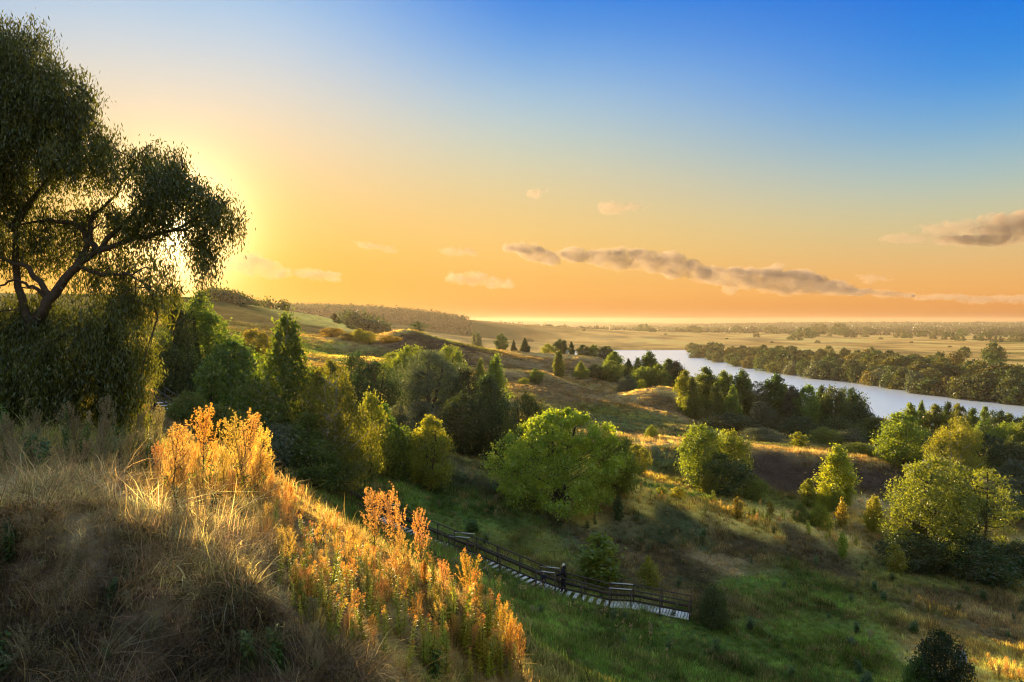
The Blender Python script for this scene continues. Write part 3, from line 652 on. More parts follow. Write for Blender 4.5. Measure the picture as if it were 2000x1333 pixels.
T = [ # kind, u, row of the top, distance, width px, leaf, name, label
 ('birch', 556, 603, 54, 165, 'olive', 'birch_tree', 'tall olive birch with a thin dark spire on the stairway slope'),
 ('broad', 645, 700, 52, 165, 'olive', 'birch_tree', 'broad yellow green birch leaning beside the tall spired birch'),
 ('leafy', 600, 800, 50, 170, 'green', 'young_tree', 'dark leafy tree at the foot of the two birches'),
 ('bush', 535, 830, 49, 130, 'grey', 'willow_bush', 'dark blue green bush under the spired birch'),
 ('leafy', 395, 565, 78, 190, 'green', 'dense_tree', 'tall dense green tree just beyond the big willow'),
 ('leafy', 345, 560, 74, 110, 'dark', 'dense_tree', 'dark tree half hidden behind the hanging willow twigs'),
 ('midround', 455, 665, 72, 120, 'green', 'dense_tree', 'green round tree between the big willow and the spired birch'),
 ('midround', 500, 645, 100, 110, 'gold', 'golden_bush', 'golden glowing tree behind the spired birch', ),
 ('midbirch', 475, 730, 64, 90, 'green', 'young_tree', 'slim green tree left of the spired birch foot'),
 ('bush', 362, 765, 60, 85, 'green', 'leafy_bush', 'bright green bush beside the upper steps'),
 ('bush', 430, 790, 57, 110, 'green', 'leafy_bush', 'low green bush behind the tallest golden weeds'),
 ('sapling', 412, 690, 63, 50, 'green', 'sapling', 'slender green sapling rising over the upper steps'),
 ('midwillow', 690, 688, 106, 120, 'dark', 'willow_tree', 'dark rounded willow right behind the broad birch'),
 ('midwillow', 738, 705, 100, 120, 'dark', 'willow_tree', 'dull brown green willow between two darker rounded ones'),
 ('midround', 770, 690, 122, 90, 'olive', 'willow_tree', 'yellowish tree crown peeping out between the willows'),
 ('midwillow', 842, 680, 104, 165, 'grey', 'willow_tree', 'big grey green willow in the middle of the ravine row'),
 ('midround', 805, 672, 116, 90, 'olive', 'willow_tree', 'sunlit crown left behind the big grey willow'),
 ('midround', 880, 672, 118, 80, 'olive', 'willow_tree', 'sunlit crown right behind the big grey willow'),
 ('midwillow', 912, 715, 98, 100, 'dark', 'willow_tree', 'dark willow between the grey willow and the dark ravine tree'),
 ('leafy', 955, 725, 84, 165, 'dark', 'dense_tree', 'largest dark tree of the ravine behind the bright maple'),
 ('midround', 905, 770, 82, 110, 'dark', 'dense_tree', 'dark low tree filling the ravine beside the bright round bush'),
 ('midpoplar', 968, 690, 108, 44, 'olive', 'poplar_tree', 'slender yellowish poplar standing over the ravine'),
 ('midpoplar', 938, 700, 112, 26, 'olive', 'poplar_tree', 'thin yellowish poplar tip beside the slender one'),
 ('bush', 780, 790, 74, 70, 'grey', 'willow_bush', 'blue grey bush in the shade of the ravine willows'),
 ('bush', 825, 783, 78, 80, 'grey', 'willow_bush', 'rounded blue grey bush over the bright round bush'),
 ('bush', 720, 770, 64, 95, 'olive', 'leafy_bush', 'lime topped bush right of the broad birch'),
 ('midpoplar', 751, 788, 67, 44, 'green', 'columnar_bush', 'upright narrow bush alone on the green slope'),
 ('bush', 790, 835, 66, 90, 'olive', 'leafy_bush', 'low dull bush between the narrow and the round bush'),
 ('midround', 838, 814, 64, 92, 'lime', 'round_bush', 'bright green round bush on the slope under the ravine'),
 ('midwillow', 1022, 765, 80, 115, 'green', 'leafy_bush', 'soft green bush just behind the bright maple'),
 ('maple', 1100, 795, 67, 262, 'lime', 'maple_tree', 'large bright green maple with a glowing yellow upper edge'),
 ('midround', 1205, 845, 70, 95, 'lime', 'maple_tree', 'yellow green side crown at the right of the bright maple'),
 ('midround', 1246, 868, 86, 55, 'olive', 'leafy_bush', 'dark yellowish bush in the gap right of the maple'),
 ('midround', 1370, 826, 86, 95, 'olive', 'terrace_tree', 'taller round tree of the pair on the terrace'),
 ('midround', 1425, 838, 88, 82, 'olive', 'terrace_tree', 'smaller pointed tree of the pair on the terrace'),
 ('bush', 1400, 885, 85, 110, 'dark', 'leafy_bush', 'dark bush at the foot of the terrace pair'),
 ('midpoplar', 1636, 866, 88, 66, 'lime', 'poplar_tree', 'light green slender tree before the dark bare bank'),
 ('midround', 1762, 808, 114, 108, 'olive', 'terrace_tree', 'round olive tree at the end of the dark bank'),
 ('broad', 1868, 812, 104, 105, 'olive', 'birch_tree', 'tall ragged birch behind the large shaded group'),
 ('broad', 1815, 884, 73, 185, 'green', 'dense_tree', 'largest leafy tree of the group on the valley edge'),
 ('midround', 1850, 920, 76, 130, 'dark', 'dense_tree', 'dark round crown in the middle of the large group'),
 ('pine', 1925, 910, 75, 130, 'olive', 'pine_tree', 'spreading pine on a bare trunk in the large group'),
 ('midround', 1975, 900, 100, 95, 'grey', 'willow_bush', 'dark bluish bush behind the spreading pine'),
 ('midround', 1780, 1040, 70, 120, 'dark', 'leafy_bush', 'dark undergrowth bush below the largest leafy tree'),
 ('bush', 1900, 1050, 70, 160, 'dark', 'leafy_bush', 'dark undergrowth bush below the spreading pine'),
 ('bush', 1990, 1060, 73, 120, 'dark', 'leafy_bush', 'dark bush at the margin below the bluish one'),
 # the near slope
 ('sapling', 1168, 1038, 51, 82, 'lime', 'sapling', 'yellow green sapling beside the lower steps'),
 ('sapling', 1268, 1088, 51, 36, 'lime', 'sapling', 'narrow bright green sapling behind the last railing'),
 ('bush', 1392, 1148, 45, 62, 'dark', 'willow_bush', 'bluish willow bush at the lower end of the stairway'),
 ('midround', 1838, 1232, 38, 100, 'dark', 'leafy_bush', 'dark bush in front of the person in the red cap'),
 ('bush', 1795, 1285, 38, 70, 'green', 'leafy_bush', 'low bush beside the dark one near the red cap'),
 # terrace saplings
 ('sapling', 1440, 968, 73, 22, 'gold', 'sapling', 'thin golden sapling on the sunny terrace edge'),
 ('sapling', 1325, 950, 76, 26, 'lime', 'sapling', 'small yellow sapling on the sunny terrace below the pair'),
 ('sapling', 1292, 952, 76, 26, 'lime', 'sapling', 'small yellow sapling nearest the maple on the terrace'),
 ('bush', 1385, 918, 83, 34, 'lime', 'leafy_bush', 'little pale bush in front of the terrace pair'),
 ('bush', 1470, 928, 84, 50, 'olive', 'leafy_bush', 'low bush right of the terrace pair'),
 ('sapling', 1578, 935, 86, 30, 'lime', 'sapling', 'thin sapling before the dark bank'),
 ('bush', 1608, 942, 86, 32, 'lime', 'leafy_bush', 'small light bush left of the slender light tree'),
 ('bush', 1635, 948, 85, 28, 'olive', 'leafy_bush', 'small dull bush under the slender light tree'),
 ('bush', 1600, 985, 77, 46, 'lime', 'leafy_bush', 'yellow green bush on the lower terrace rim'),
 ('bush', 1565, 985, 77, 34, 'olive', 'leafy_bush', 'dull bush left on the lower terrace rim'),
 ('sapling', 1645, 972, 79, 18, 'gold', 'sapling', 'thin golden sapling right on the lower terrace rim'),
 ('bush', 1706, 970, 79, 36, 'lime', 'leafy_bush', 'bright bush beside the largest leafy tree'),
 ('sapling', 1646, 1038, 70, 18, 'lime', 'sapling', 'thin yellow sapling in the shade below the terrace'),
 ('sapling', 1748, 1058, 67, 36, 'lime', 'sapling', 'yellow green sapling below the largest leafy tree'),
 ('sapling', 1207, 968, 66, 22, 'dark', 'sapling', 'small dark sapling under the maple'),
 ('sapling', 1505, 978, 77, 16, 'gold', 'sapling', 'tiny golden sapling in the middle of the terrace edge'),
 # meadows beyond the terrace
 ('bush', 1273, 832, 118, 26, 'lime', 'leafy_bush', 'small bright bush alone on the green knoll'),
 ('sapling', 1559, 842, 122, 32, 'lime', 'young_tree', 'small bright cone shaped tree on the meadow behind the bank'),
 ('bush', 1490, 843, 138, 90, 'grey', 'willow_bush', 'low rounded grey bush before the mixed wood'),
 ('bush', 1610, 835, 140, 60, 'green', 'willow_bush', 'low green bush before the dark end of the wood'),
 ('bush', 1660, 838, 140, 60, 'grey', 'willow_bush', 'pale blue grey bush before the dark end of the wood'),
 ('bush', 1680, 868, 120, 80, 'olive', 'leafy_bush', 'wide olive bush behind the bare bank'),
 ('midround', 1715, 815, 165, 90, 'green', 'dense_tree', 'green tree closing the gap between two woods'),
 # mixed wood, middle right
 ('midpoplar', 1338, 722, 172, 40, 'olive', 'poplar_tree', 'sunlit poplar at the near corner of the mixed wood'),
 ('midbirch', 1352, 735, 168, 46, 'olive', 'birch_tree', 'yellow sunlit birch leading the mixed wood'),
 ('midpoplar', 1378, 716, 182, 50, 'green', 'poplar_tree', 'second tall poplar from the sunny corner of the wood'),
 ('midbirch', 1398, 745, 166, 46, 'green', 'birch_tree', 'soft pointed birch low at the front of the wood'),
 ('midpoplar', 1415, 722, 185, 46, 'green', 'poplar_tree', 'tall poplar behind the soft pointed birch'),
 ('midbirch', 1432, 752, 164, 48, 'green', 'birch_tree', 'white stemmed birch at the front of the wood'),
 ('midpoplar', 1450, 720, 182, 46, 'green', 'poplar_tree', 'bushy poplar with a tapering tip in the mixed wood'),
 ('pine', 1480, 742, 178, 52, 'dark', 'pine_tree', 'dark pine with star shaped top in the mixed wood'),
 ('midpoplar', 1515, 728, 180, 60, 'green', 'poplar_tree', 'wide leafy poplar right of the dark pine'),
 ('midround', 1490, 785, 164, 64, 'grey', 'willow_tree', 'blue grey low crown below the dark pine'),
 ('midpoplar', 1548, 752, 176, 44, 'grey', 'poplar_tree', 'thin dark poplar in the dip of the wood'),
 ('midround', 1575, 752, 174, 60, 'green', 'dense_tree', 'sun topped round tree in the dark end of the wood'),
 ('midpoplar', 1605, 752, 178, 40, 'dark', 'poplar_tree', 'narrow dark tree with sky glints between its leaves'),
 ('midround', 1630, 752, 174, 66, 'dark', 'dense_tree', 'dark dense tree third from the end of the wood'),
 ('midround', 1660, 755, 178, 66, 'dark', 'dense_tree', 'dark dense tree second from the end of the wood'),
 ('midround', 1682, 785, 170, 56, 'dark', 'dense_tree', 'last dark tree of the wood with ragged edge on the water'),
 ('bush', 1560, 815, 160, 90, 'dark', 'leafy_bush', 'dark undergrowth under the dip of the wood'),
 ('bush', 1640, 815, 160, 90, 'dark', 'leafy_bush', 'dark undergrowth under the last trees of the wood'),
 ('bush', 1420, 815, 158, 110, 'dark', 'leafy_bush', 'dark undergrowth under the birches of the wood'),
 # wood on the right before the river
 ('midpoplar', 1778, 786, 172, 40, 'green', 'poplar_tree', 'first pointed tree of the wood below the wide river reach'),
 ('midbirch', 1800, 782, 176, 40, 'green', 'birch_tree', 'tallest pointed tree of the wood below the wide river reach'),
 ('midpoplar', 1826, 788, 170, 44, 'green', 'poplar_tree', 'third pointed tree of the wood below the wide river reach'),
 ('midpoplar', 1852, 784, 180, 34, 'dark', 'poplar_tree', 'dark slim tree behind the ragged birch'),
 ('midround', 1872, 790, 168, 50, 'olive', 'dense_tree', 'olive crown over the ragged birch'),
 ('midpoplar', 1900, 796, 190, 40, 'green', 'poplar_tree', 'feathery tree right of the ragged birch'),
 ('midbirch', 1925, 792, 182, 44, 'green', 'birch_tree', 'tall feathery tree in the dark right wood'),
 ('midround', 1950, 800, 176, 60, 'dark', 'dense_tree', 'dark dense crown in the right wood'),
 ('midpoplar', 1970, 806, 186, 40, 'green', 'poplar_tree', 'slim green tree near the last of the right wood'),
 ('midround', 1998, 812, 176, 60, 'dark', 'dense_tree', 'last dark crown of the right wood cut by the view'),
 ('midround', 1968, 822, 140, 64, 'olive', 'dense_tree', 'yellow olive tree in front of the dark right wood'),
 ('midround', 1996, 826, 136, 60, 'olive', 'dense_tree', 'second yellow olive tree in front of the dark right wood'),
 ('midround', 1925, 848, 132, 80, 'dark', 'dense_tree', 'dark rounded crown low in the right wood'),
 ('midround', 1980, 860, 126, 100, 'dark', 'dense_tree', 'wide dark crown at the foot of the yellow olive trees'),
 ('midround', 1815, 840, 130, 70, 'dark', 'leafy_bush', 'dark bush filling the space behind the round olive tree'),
 ('bush', 1960, 935, 98, 110, 'grey', 'willow_bush', 'wide blue grey bush right of the spreading pine'),
 # wood by the bend
 ('midpoplar', 1200, 686, 236, 34, 'olive', 'poplar_tree', 'golden green tree at the river corner'),
 ('midround', 1192, 705, 226, 44, 'green', 'dense_tree', 'dark tree below the golden green corner tree'),
 ('midbirch', 1228, 700, 240, 26, 'dark', 'birch_tree', 'small dark tree against the water near the corner'),
 ('midbirch', 1245, 698, 226, 36, 'green', 'birch_tree', 'feathery tree standing against the bright water'),
 ('midpoplar', 1268, 684, 224, 42, 'green', 'poplar_tree', 'highest dark tree against the bright water'),
 ('midround', 1258, 715, 210, 50, 'olive', 'dense_tree', 'olive round tree below the highest dark tree'),
 ('midround', 1284, 712, 208, 46, 'olive', 'dense_tree', 'second olive round tree nearer the lit knoll'),
 ('midpoplar', 1306, 700, 226, 40, 'green', 'poplar_tree', 'feathery poplar right of the highest dark tree'),
 ('midround', 1322, 706, 214, 46, 'dark', 'dense_tree', 'dark round tree between bend wood and mixed wood'),
 ('sapling', 1253, 740, 196, 18, 'lime', 'young_tree', 'small lime cone shaped tree on the lit knoll'),
 ('bush', 1225, 735, 205, 40, 'grey', 'leafy_bush', 'grey green bush left on the lit knoll'),
 ('midpoplar', 1091, 684, 212, 22, 'olive', 'poplar_tree', 'slender lone poplar on the layered ridges'),
 ('midbirch', 1134, 706, 222, 30, 'olive', 'young_tree', 'lone dull tree right of the slender poplar'),
 ('midround', 1165, 712, 226, 36, 'dark', 'dense_tree', 'dark round tree on the shaded ridge'),
 ('bush', 1045, 720, 186, 30, 'green', 'leafy_bush', 'dark bush on the ridge behind the rounded knoll'),
 ('bush', 1024, 738, 172, 24, 'lime', 'leafy_bush', 'small lime bush on the brow of the rounded knoll'),
 # ridge top row
 ('farround', 981, 652, 285, 24, 'dark', 'round_tree', 'dark lone tree nearest the haystack shaped tree'),
 ('midbirch', 1003, 664, 282, 14, 'dark', 'young_tree', 'tiny pointed tree second on the ridge'),
 ('midbirch', 1025, 660, 280, 20, 'dark', 'young_tree', 'small pointed tree third on the ridge'),
 ('bush', 1070, 672, 278, 28, 'lime', 'leafy_bush', 'small green bush on the ridge before the plain'),
 ('midround', 1096, 662, 280, 32, 'dark', 'round_tree', 'dark round tree highest on the ridge before the plain'),
 ('midpoplar', 1116, 667, 282, 12, 'dark', 'young_tree', 'thin tree right of the dark round ridge tree'),
 ('midround', 1140, 674, 285, 30, 'dark', 'round_tree', 'first dark round tree of the ridge hedge'),
 ('midround', 1160, 673, 285, 28, 'green', 'round_tree', 'middle green tree of the ridge hedge'),
 ('midround', 1184, 675, 280, 34, 'dark', 'round_tree', 'last dark tree of the ridge hedge by the water'),
 ('farround', 930, 648, 430, 30, 'grey', 'round_tree', 'hazy haystack shaped tree on the plain'),
 # left hills
 ('pine', 818, 628, 264, 42, 'dark', 'pine_tree', 'dark spreading pine on top of the brown knoll'),
 ('midround', 764, 660, 240, 44, 'gold', 'golden_bush', 'golden bush below the brown knoll top'),
 ('midround', 648, 640, 262, 50, 'gold', 'golden_bush', 'hazy golden tree farthest left on the lit field'),
 ('midround', 686, 650, 250, 40, 'gold', 'golden_bush', 'hazy golden tree second on the lit field'),
 ('midpoplar', 702, 642, 245, 30, 'gold', 'golden_bush', 'tallest hazy golden tree on the lit field'),
 ('midround', 722, 648, 242, 34, 'gold', 'golden_bush', 'hazy golden tree nearest the brown knoll'),
 ('midpoplar', 653, 612, 440, 12, 'dark', 'young_tree', 'thin tall tree against the golden hillside'),
 ('farround', 660, 630, 430, 22, 'dark', 'round_tree', 'bush at the foot of the thin hillside tree'),
 ('farround', 686, 634, 425, 22, 'dark', 'round_tree', 'round bush on the end of the golden hillside'),
]
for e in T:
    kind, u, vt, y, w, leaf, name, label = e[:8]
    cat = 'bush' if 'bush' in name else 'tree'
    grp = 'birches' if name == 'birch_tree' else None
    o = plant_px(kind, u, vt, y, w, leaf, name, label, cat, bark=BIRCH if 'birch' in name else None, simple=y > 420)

# ------------------------------------------------------------------ wood along the far bank: every crown its own tree
fb = np.array(FAR_BANK)[2:]
r = np.random.default_rng(5)
nb = 0
def far_tree(x, y, h, w, leaf, label, group, kind='farround', name='willow_tree'):
    z = float(hgt(x, y)[0])
    return plant(kind, r.integers(9), (x, y, z - .3), h, w, leaf, name, label, 'tree', group, rot=r.uniform(0, 6.28), simple=True)
fu = lambda u, v: ((u - 1000) / F * (37 * F / (v - V0)), 37 * F / (v - V0))
FBU = [1336, 1346, 1360, 1420, 1500, 1600, 1700, 1800, 1900, 2000, 2300]; FBV = [686, 692, 700, 713, 727, 741, 752, 768, 780, 790, 815]
BKV = [(1336, 687), (1400, 688), (1500, 692), (1600, 696), (1700, 702), (1800, 712), (1900, 724), (2000, 745), (2300, 760)]
for u in np.arange(1345, 2120, 21):
    v = np.interp(u, FBU, FBV) - r.uniform(3, 5)
    x, y = fu(u + r.uniform(-6, 6), v)
    far_tree(x, y, r.uniform(11, 16), r.uniform(12, 17), r.choice(['fardark', 'fardark', 'farolive', 'grey', 'fardark']), 'rounded willow on the far bank with its foot at the water', 'willows along the water of the far bank')
us = []
for k in range(155):
    u = r.uniform(1350, 2100); vb = np.interp(u, FBU, FBV) - 7; vk = np.interp(u, *zip(*BKV))
    v = vk + (vb - vk) * r.random() ** .8
    x, y = fu(u, v)
    far_tree(x, y, r.uniform(9, 15), r.uniform(11, 17), r.choice(['fardark', 'fardark', 'farolive', 'dark', 'farolive']), 'rounded crown in the wood behind the far bank willows', 'crowns of the far bank wood')
for u, v, h, lab in ((1940, 712, 20, 'tallest tree rising over the far end of the far bank wood'), (1885, 700, 13, 'tree at the back of the far bank wood beside the tallest'), (1745, 756.5, 6, 'small yellow bush standing alone at the far water edge')):
    x, y = fu(u, v); far_tree(x, y, h, h * .9, 'gold' if v > 756 else 'fardark', lab, None, name='yellow_bush' if v > 756 else 'broad_tree')
# bushes and copses scattered over the plain
PB = [(918,652,22),(957,646,14),(988,654,8),(1035,669,12),(1075,654,10),(1258,656,22),(1274,657,12),(1335,655,8),(1352,653,22),(1362,655,16),(1440,650,18),(1478,660,12),(1556,663,24),(1570,660,34),(1585,658,24),(1597,668,10),
 (1650,655,26),(1662,658,20),(1690,657,12),(1760,658,22),(1772,659,18),(1800,656,18),(1822,660,12),(1855,662,26),(1875,664,16),(1910,663,16),(1925,664,22),(1950,666,16),(1855,676,6),(1985,664,22),(1720,661,7),(1540,662,8),(1620,657,9),(1505,652,20),(1530,652,16),(1400,651,14),(1470,651,16),(1880,655,20),(1940,656,26),(1970,657,20),(1990,656,16),(1830,654,20),(1640,652,30),(1700,652,22),(1600,652,26),(860,655,12),(880,660,8),(1090,658,6),(1140,660,6),(1300,660,5),(1420,663,6),(1508,668,6),(1780,668,6)]
for u, v, w in PB:
    y = 36.3 * F / (v + 1.5 - V0); x = y * (u - 1000) / F
    far_tree(x, y, w / F * y * r.uniform(.55, .8), w / F * y * 1.25, r.choice(['wood', 'fardark', 'dark']), 'dark clump of bushes on the wide ochre plain', 'bushes scattered over the plain', kind='fardome', name='plain_bush')

# ------------------------------------------------------------------ far woods that read as one mass
def forest(name, pts, h, w, nper, leaf, label, seed):
    r = np.random.default_rng(seed); pts = np.array(pts)
    cen = pts.copy(); cen[:, 2] += h * .5 * r.uniform(.6, 1.2, len(pts))
    v, f, tint = leaves_at(cen, np.full(len(cen), w), int(nper * 2.4), w * .55, r, flat=h / w * .55, aspect=.8)
    o = put(name, mesh_np(name, v, f, LEAF[leaf], attrs={'tint': ('FLOAT', 'FACE', tint)}))
    tag(o, label, 'wood', kind='stuff')
r = np.random.default_rng(9)
def strip(u0, u1, y0, y1, n):
    u = r.uniform(u0, u1, n); y = np.exp(r.uniform(math.log(y0), math.log(y1), n)); x = y * (u - 1000) / F
    return np.stack([x, y, hgt(x, y)], -1)
forest('ridge_wood', np.concatenate([strip(540, 915, 1420, 1750, 2600)]), 11, 6, 7, 'wood', 'hazy wood along the golden ridge', 1)
forest('hill_wood', np.concatenate([strip(405, 470, 400, 520, 120), strip(470, 560, 420, 560, 22)]), 5, 2.6, 40, 'dark', 'dark wood on the shoulder of the golden hill by the sun', 2)
forest('slope_copse', np.concatenate([strip(672, 755, 560, 640, 60)]), 12, 4.5, 40, 'dark', 'copse running down the end of the golden hill', 3)
forest('horizon_wood', strip(1180, 2150, 3300, 6000, 9000), 13, 18, 6, 'wood', 'long dark forest under the horizon', 4)
forest('field_hedges', np.concatenate([strip(930, 2050, yy, yy * 1.03, 260) for yy in (2300, 2700, 3200)]), 9, 10, 5, 'wood', 'dark hedge lines across the far fields', 5)

# ------------------------------------------------------------------ the big willow on the hill top
def big_willow():
    r = np.random.default_rng(21); Y = 18.0
    root_p = on_ground(20, Y)
    root = empty('willow_tree', root_p, 'huge dark spreading willow with the low sun behind its branches', 'tree')
    LOBES = [(-80,200,160,170,1),(35,140,105,95,1),(95,200,105,85,1),(165,235,72,75,1),(60,300,150,80,1),(200,320,90,58,1.1),(285,328,66,66,1.1),(355,370,66,58,1.1),(425,398,46,46,1.1),(452,432,26,38,.7),(395,450,42,55,.55),(330,515,45,45,.22),(410,515,28,36,.5),(250,565,60,36,.5),(350,565,36,34,.5),(-60,350,150,80,1),
             (100,425,130,50,.75),(250,425,80,45,.9),(200,520,120,60,.6),(20,470,90,60,.75),(290,420,55,45,.6),(385,465,45,60,.6),(-80,480,100,100,.6),
             (20,640,90,80,1.3),(90,760,120,100,1.9),(60,690,80,80,1.5),(-60,740,120,140,1.3),(195,720,95,110,1.25),(262,668,60,85,1.1),(285,760,42,70,1.1),(235,825,70,55,1.2),(120,850,130,45,1.8),(0,850,110,55,1.8),(308,700,26,46,.8),(235,600,85,55,.75),(150,645,60,50,.55),(60,70,40,35,.5),(-10,90,60,50,.8)]
    px = Y / F
    cens, rads = [], []
    for (u, v, rx, ry, dn) in LOBES:
        n = int(rx * ry * dn / 58) + 2
        a = r.normal(0, 1, (n, 3)); a /= np.linalg.norm(a, axis=1, keepdims=True); a *= r.random((n, 1)) ** .42
        dy = r.uniform(-.7, .7) - (.7 if v > 640 else 0)
        y = Y + dy + a[:, 1] * np.minimum(rx, 90) * px * 1.0
        uu = u + a[:, 0] * rx; vv = v + a[:, 2] * ry
        cens.append(np.stack([Y * (uu - 1000) / F, y, Y * (V0 - vv) / F], -1)); rads.append(np.full(n, .20))
    cen = np.concatenate(cens); rad = np.concatenate(rads) * r.uniform(.7, 1.25, len(cen))
    gz_ = hgt(cen[:, 0], cen[:, 1]); k = cen[:, 2] > gz_ + .05; cen, rad = cen[k], rad[k]
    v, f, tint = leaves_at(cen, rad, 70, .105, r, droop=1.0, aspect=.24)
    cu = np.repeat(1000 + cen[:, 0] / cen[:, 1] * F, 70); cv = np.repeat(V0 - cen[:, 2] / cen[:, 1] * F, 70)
    tint = np.clip(tint * .55 + .45 * sstep(cu, 215, 330) * sstep(cv, 520, 640), 0, 1)  # sunlit yellow-green fringe at the lower right painted into the leaf tint
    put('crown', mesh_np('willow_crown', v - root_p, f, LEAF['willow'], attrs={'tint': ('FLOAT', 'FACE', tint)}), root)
    LIMBS = [([(25,880),(45,720),(62,640),(95,590),(140,530),(185,492),(260,468),(340,452),(400,436)], .20, .025, 0),
             ([(140,530),(168,480),(176,420),(212,380),(240,330)], .085, .016, .3),
             ([(100,585),(60,522),(10,506),(-60,490)], .075, .02, -.3),
             ([(185,492),(150,440),(90,428),(20,440)], .08, .02, .2),
             ([(62,640),(30,560),(20,450),(40,330),(60,200),(50,100)], .10, .018, .4),
             ([(20,450),(100,340),(160,260),(185,200)], .08, .015, .1),
             ([(260,468),(300,400),(340,352),(365,330)], .06, .012, -.2),
             ([(340,452),(420,408),(452,392)], .035, .01, 0),
             ([(95,590),(72,562),(45,548),(22,560)], .05, .02, -.4),
             ([(185,492),(230,440),(290,380),(300,330)], .07, .015, .3),
             ([(150,520),(200,540),(250,535),(300,560),(320,620)], .05, .012, -.3),
             ([(40,700),(90,690),(150,640),(220,640),(270,690)], .07, .015, -.5),
             ([(-80,880),(-60,600),(-75,400),(-60,200)], .16, .03, .5)]
    mb = MB(); pts_all = []
    for pl, r0, r1, dy in LIMBS:
        p = np.array(pl, float); n = len(p)
        ys = Y + dy * np.linspace(0, 1, n)
        w = np.array([P(u, v_, Y) for u, v_ in p]); w[:, 1] = ys
        q = []
        for i in range(n - 1):
            for s in np.linspace(0, 1, 4, endpoint=False):
                q.append(w[i] * (1 - s) + w[i + 1] * s + r.normal(0, .02, 3))
        q.append(w[-1]); q = np.array(q)
        mb.tube(q, list(np.linspace(r0 ** .5, r1 ** .5, len(q)) ** 2), 8); pts_all.append(q)
    pts_all = np.concatenate(pts_all)
    for i in r.choice(len(cen), 420, replace=False):
        c = cen[i]; d2 = ((pts_all - c) ** 2).sum(1); j = np.argsort(d2)[r.integers(0, 5)]
        s = pts_all[j]
        if np.linalg.norm(s - c) > 2.6: continue
        mid = s * .5 + c * .5 + np.array([0, 0, .12])
        mb.tube([s, mid, c, c + np.array([r.normal(0, .08), 0, -.25])], [.022, .014, .008, .004], 4)
    put('trunk', mesh_np('willow_trunk', np.array(mb.v) - root_p, np.array(mb.f), BARK, smooth_=True), root)
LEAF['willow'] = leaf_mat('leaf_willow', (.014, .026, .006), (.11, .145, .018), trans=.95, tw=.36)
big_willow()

# ------------------------------------------------------------------ wooden stairway down the slope
DARKWOOD = simple_mat('weathered_dark_wood', (.045, .032, .024), .8, .4, 6, .3)
PALEWOOD = simple_mat('worn_pale_plank', (.60, .58, .55), .45, .2, 5, .6)
GREYWOOD = simple_mat('grey_plank', (.33, .31, .28), .5, .25, 6, .5)
def stairway():
    nodes = [(312, 784, 63), (352, 812, 62), (385, 836, 61.2), (398, 840, 60.8), (742, 1029, 54.4), (776, 1031, 54.0), (882, 1088, 51.3), (922, 1090, 50.9), (1052, 1154, 48.2), (1088, 1157, 47.8), (1192, 1181, 46.9), (1235, 1183, 46.6), (1348, 1206, 45.6)]
    flat = {1: False, 2: True, 4: True, 6: True, 8: True, 10: True, 11: True}
    pts = np.array([P(*n) for n in nodes])
    pts[:, 2] = np.maximum(pts[:, 2], hgt(pts[:, 0], pts[:, 1]) + .12)
    root = empty('wooden_stairway', pts[8], 'long dark wooden stairway with pale worn treads and railings going down the green slope', 'stairway')
    o0 = pts[8]; Wd = .9
    tread = MB(); tread.box((0, 0, 0), (.25, Wd, .05)); tm = tread.mesh('tread', PALEWOOD)
    post = MB(); post.box((0, 0, .32), (.07, .07, 1.5)); pm = post.mesh('post', DARKWOOD)
    def add(nm, me, loc, rz):
        o = put(nm, me, root, loc - o0); o.rotation_euler = (0, 0, rz); return o
    for i in range(len(pts) - 1):
        a, b = pts[i], pts[i + 1]; d_ = b - a; run = math.hypot(d_[0], d_[1]); rz = math.atan2(d_[1], d_[0])
        side = np.array([-math.sin(rz), math.cos(rz), 0])
        deckflat = flat.get(i, False)
        if deckflat:
            m_ = MB(); npl = max(3, int(run / .17))
            for k in range(npl):
                c = a + d_ * (k + .5) / npl - o0
                m_.box(c, (run / npl - .035, Wd + .1, .05), rz)
            put('landing' if i != 11 else 'walkway', m_.mesh('landing', PALEWOOD), root)
        else:
            n = max(3, int(round(run / .43)))
            for k in range(n):
                add('tread', tm, a + d_ * (k + .5) / n, rz)
        for s_ in (-1, 1):
            off = side * s_ * (Wd / 2 + .02)
            m_ = MB(); m_.bar(a + off - o0 + (0, 0, -.16), b + off - o0 + (0, 0, -.16), .06, .22); put('stringer', m_.mesh('stringer', DARKWOOD), root)
            m_ = MB(); m_.bar(a + off - o0 + (0, 0, 1.05), b + off - o0 + (0, 0, 1.05), .08, .05); put('handrail', m_.mesh('handrail', DARKWOOD), root)
            m_ = MB(); m_.bar(a + off * .96 - o0 + (0, 0, .45), b + off * .96 - o0 + (0, 0, .45), .035, .17 if s_ > 0 else .09); put('rail_board', m_.mesh('rail_board', DARKWOOD), root)
            n = max(1, int(round(run / 1.55)))
            if s_ < 0: n = max(1, int(round(run / 2.0)))
            for k in range(n + (1 if i == len(pts) - 2 else 0)):
                add('post', pm, a + d_ * k / n + off * 1.06, rz)
        if i in (2, 4, 6, 8, 10):      # pale worn benches along each landing
            c = (a + b) / 2
            for s_, zz in ((1, 1.10), (-1, 1.10)):
                m_ = MB(); m_.box(c + side * s_ * (Wd / 2 + .02) - o0 + (0, 0, zz), (run * 1.02, .10, .035), rz); put('cap_plank', m_.mesh('cap_plank', GREYWOOD), root)
stairway()

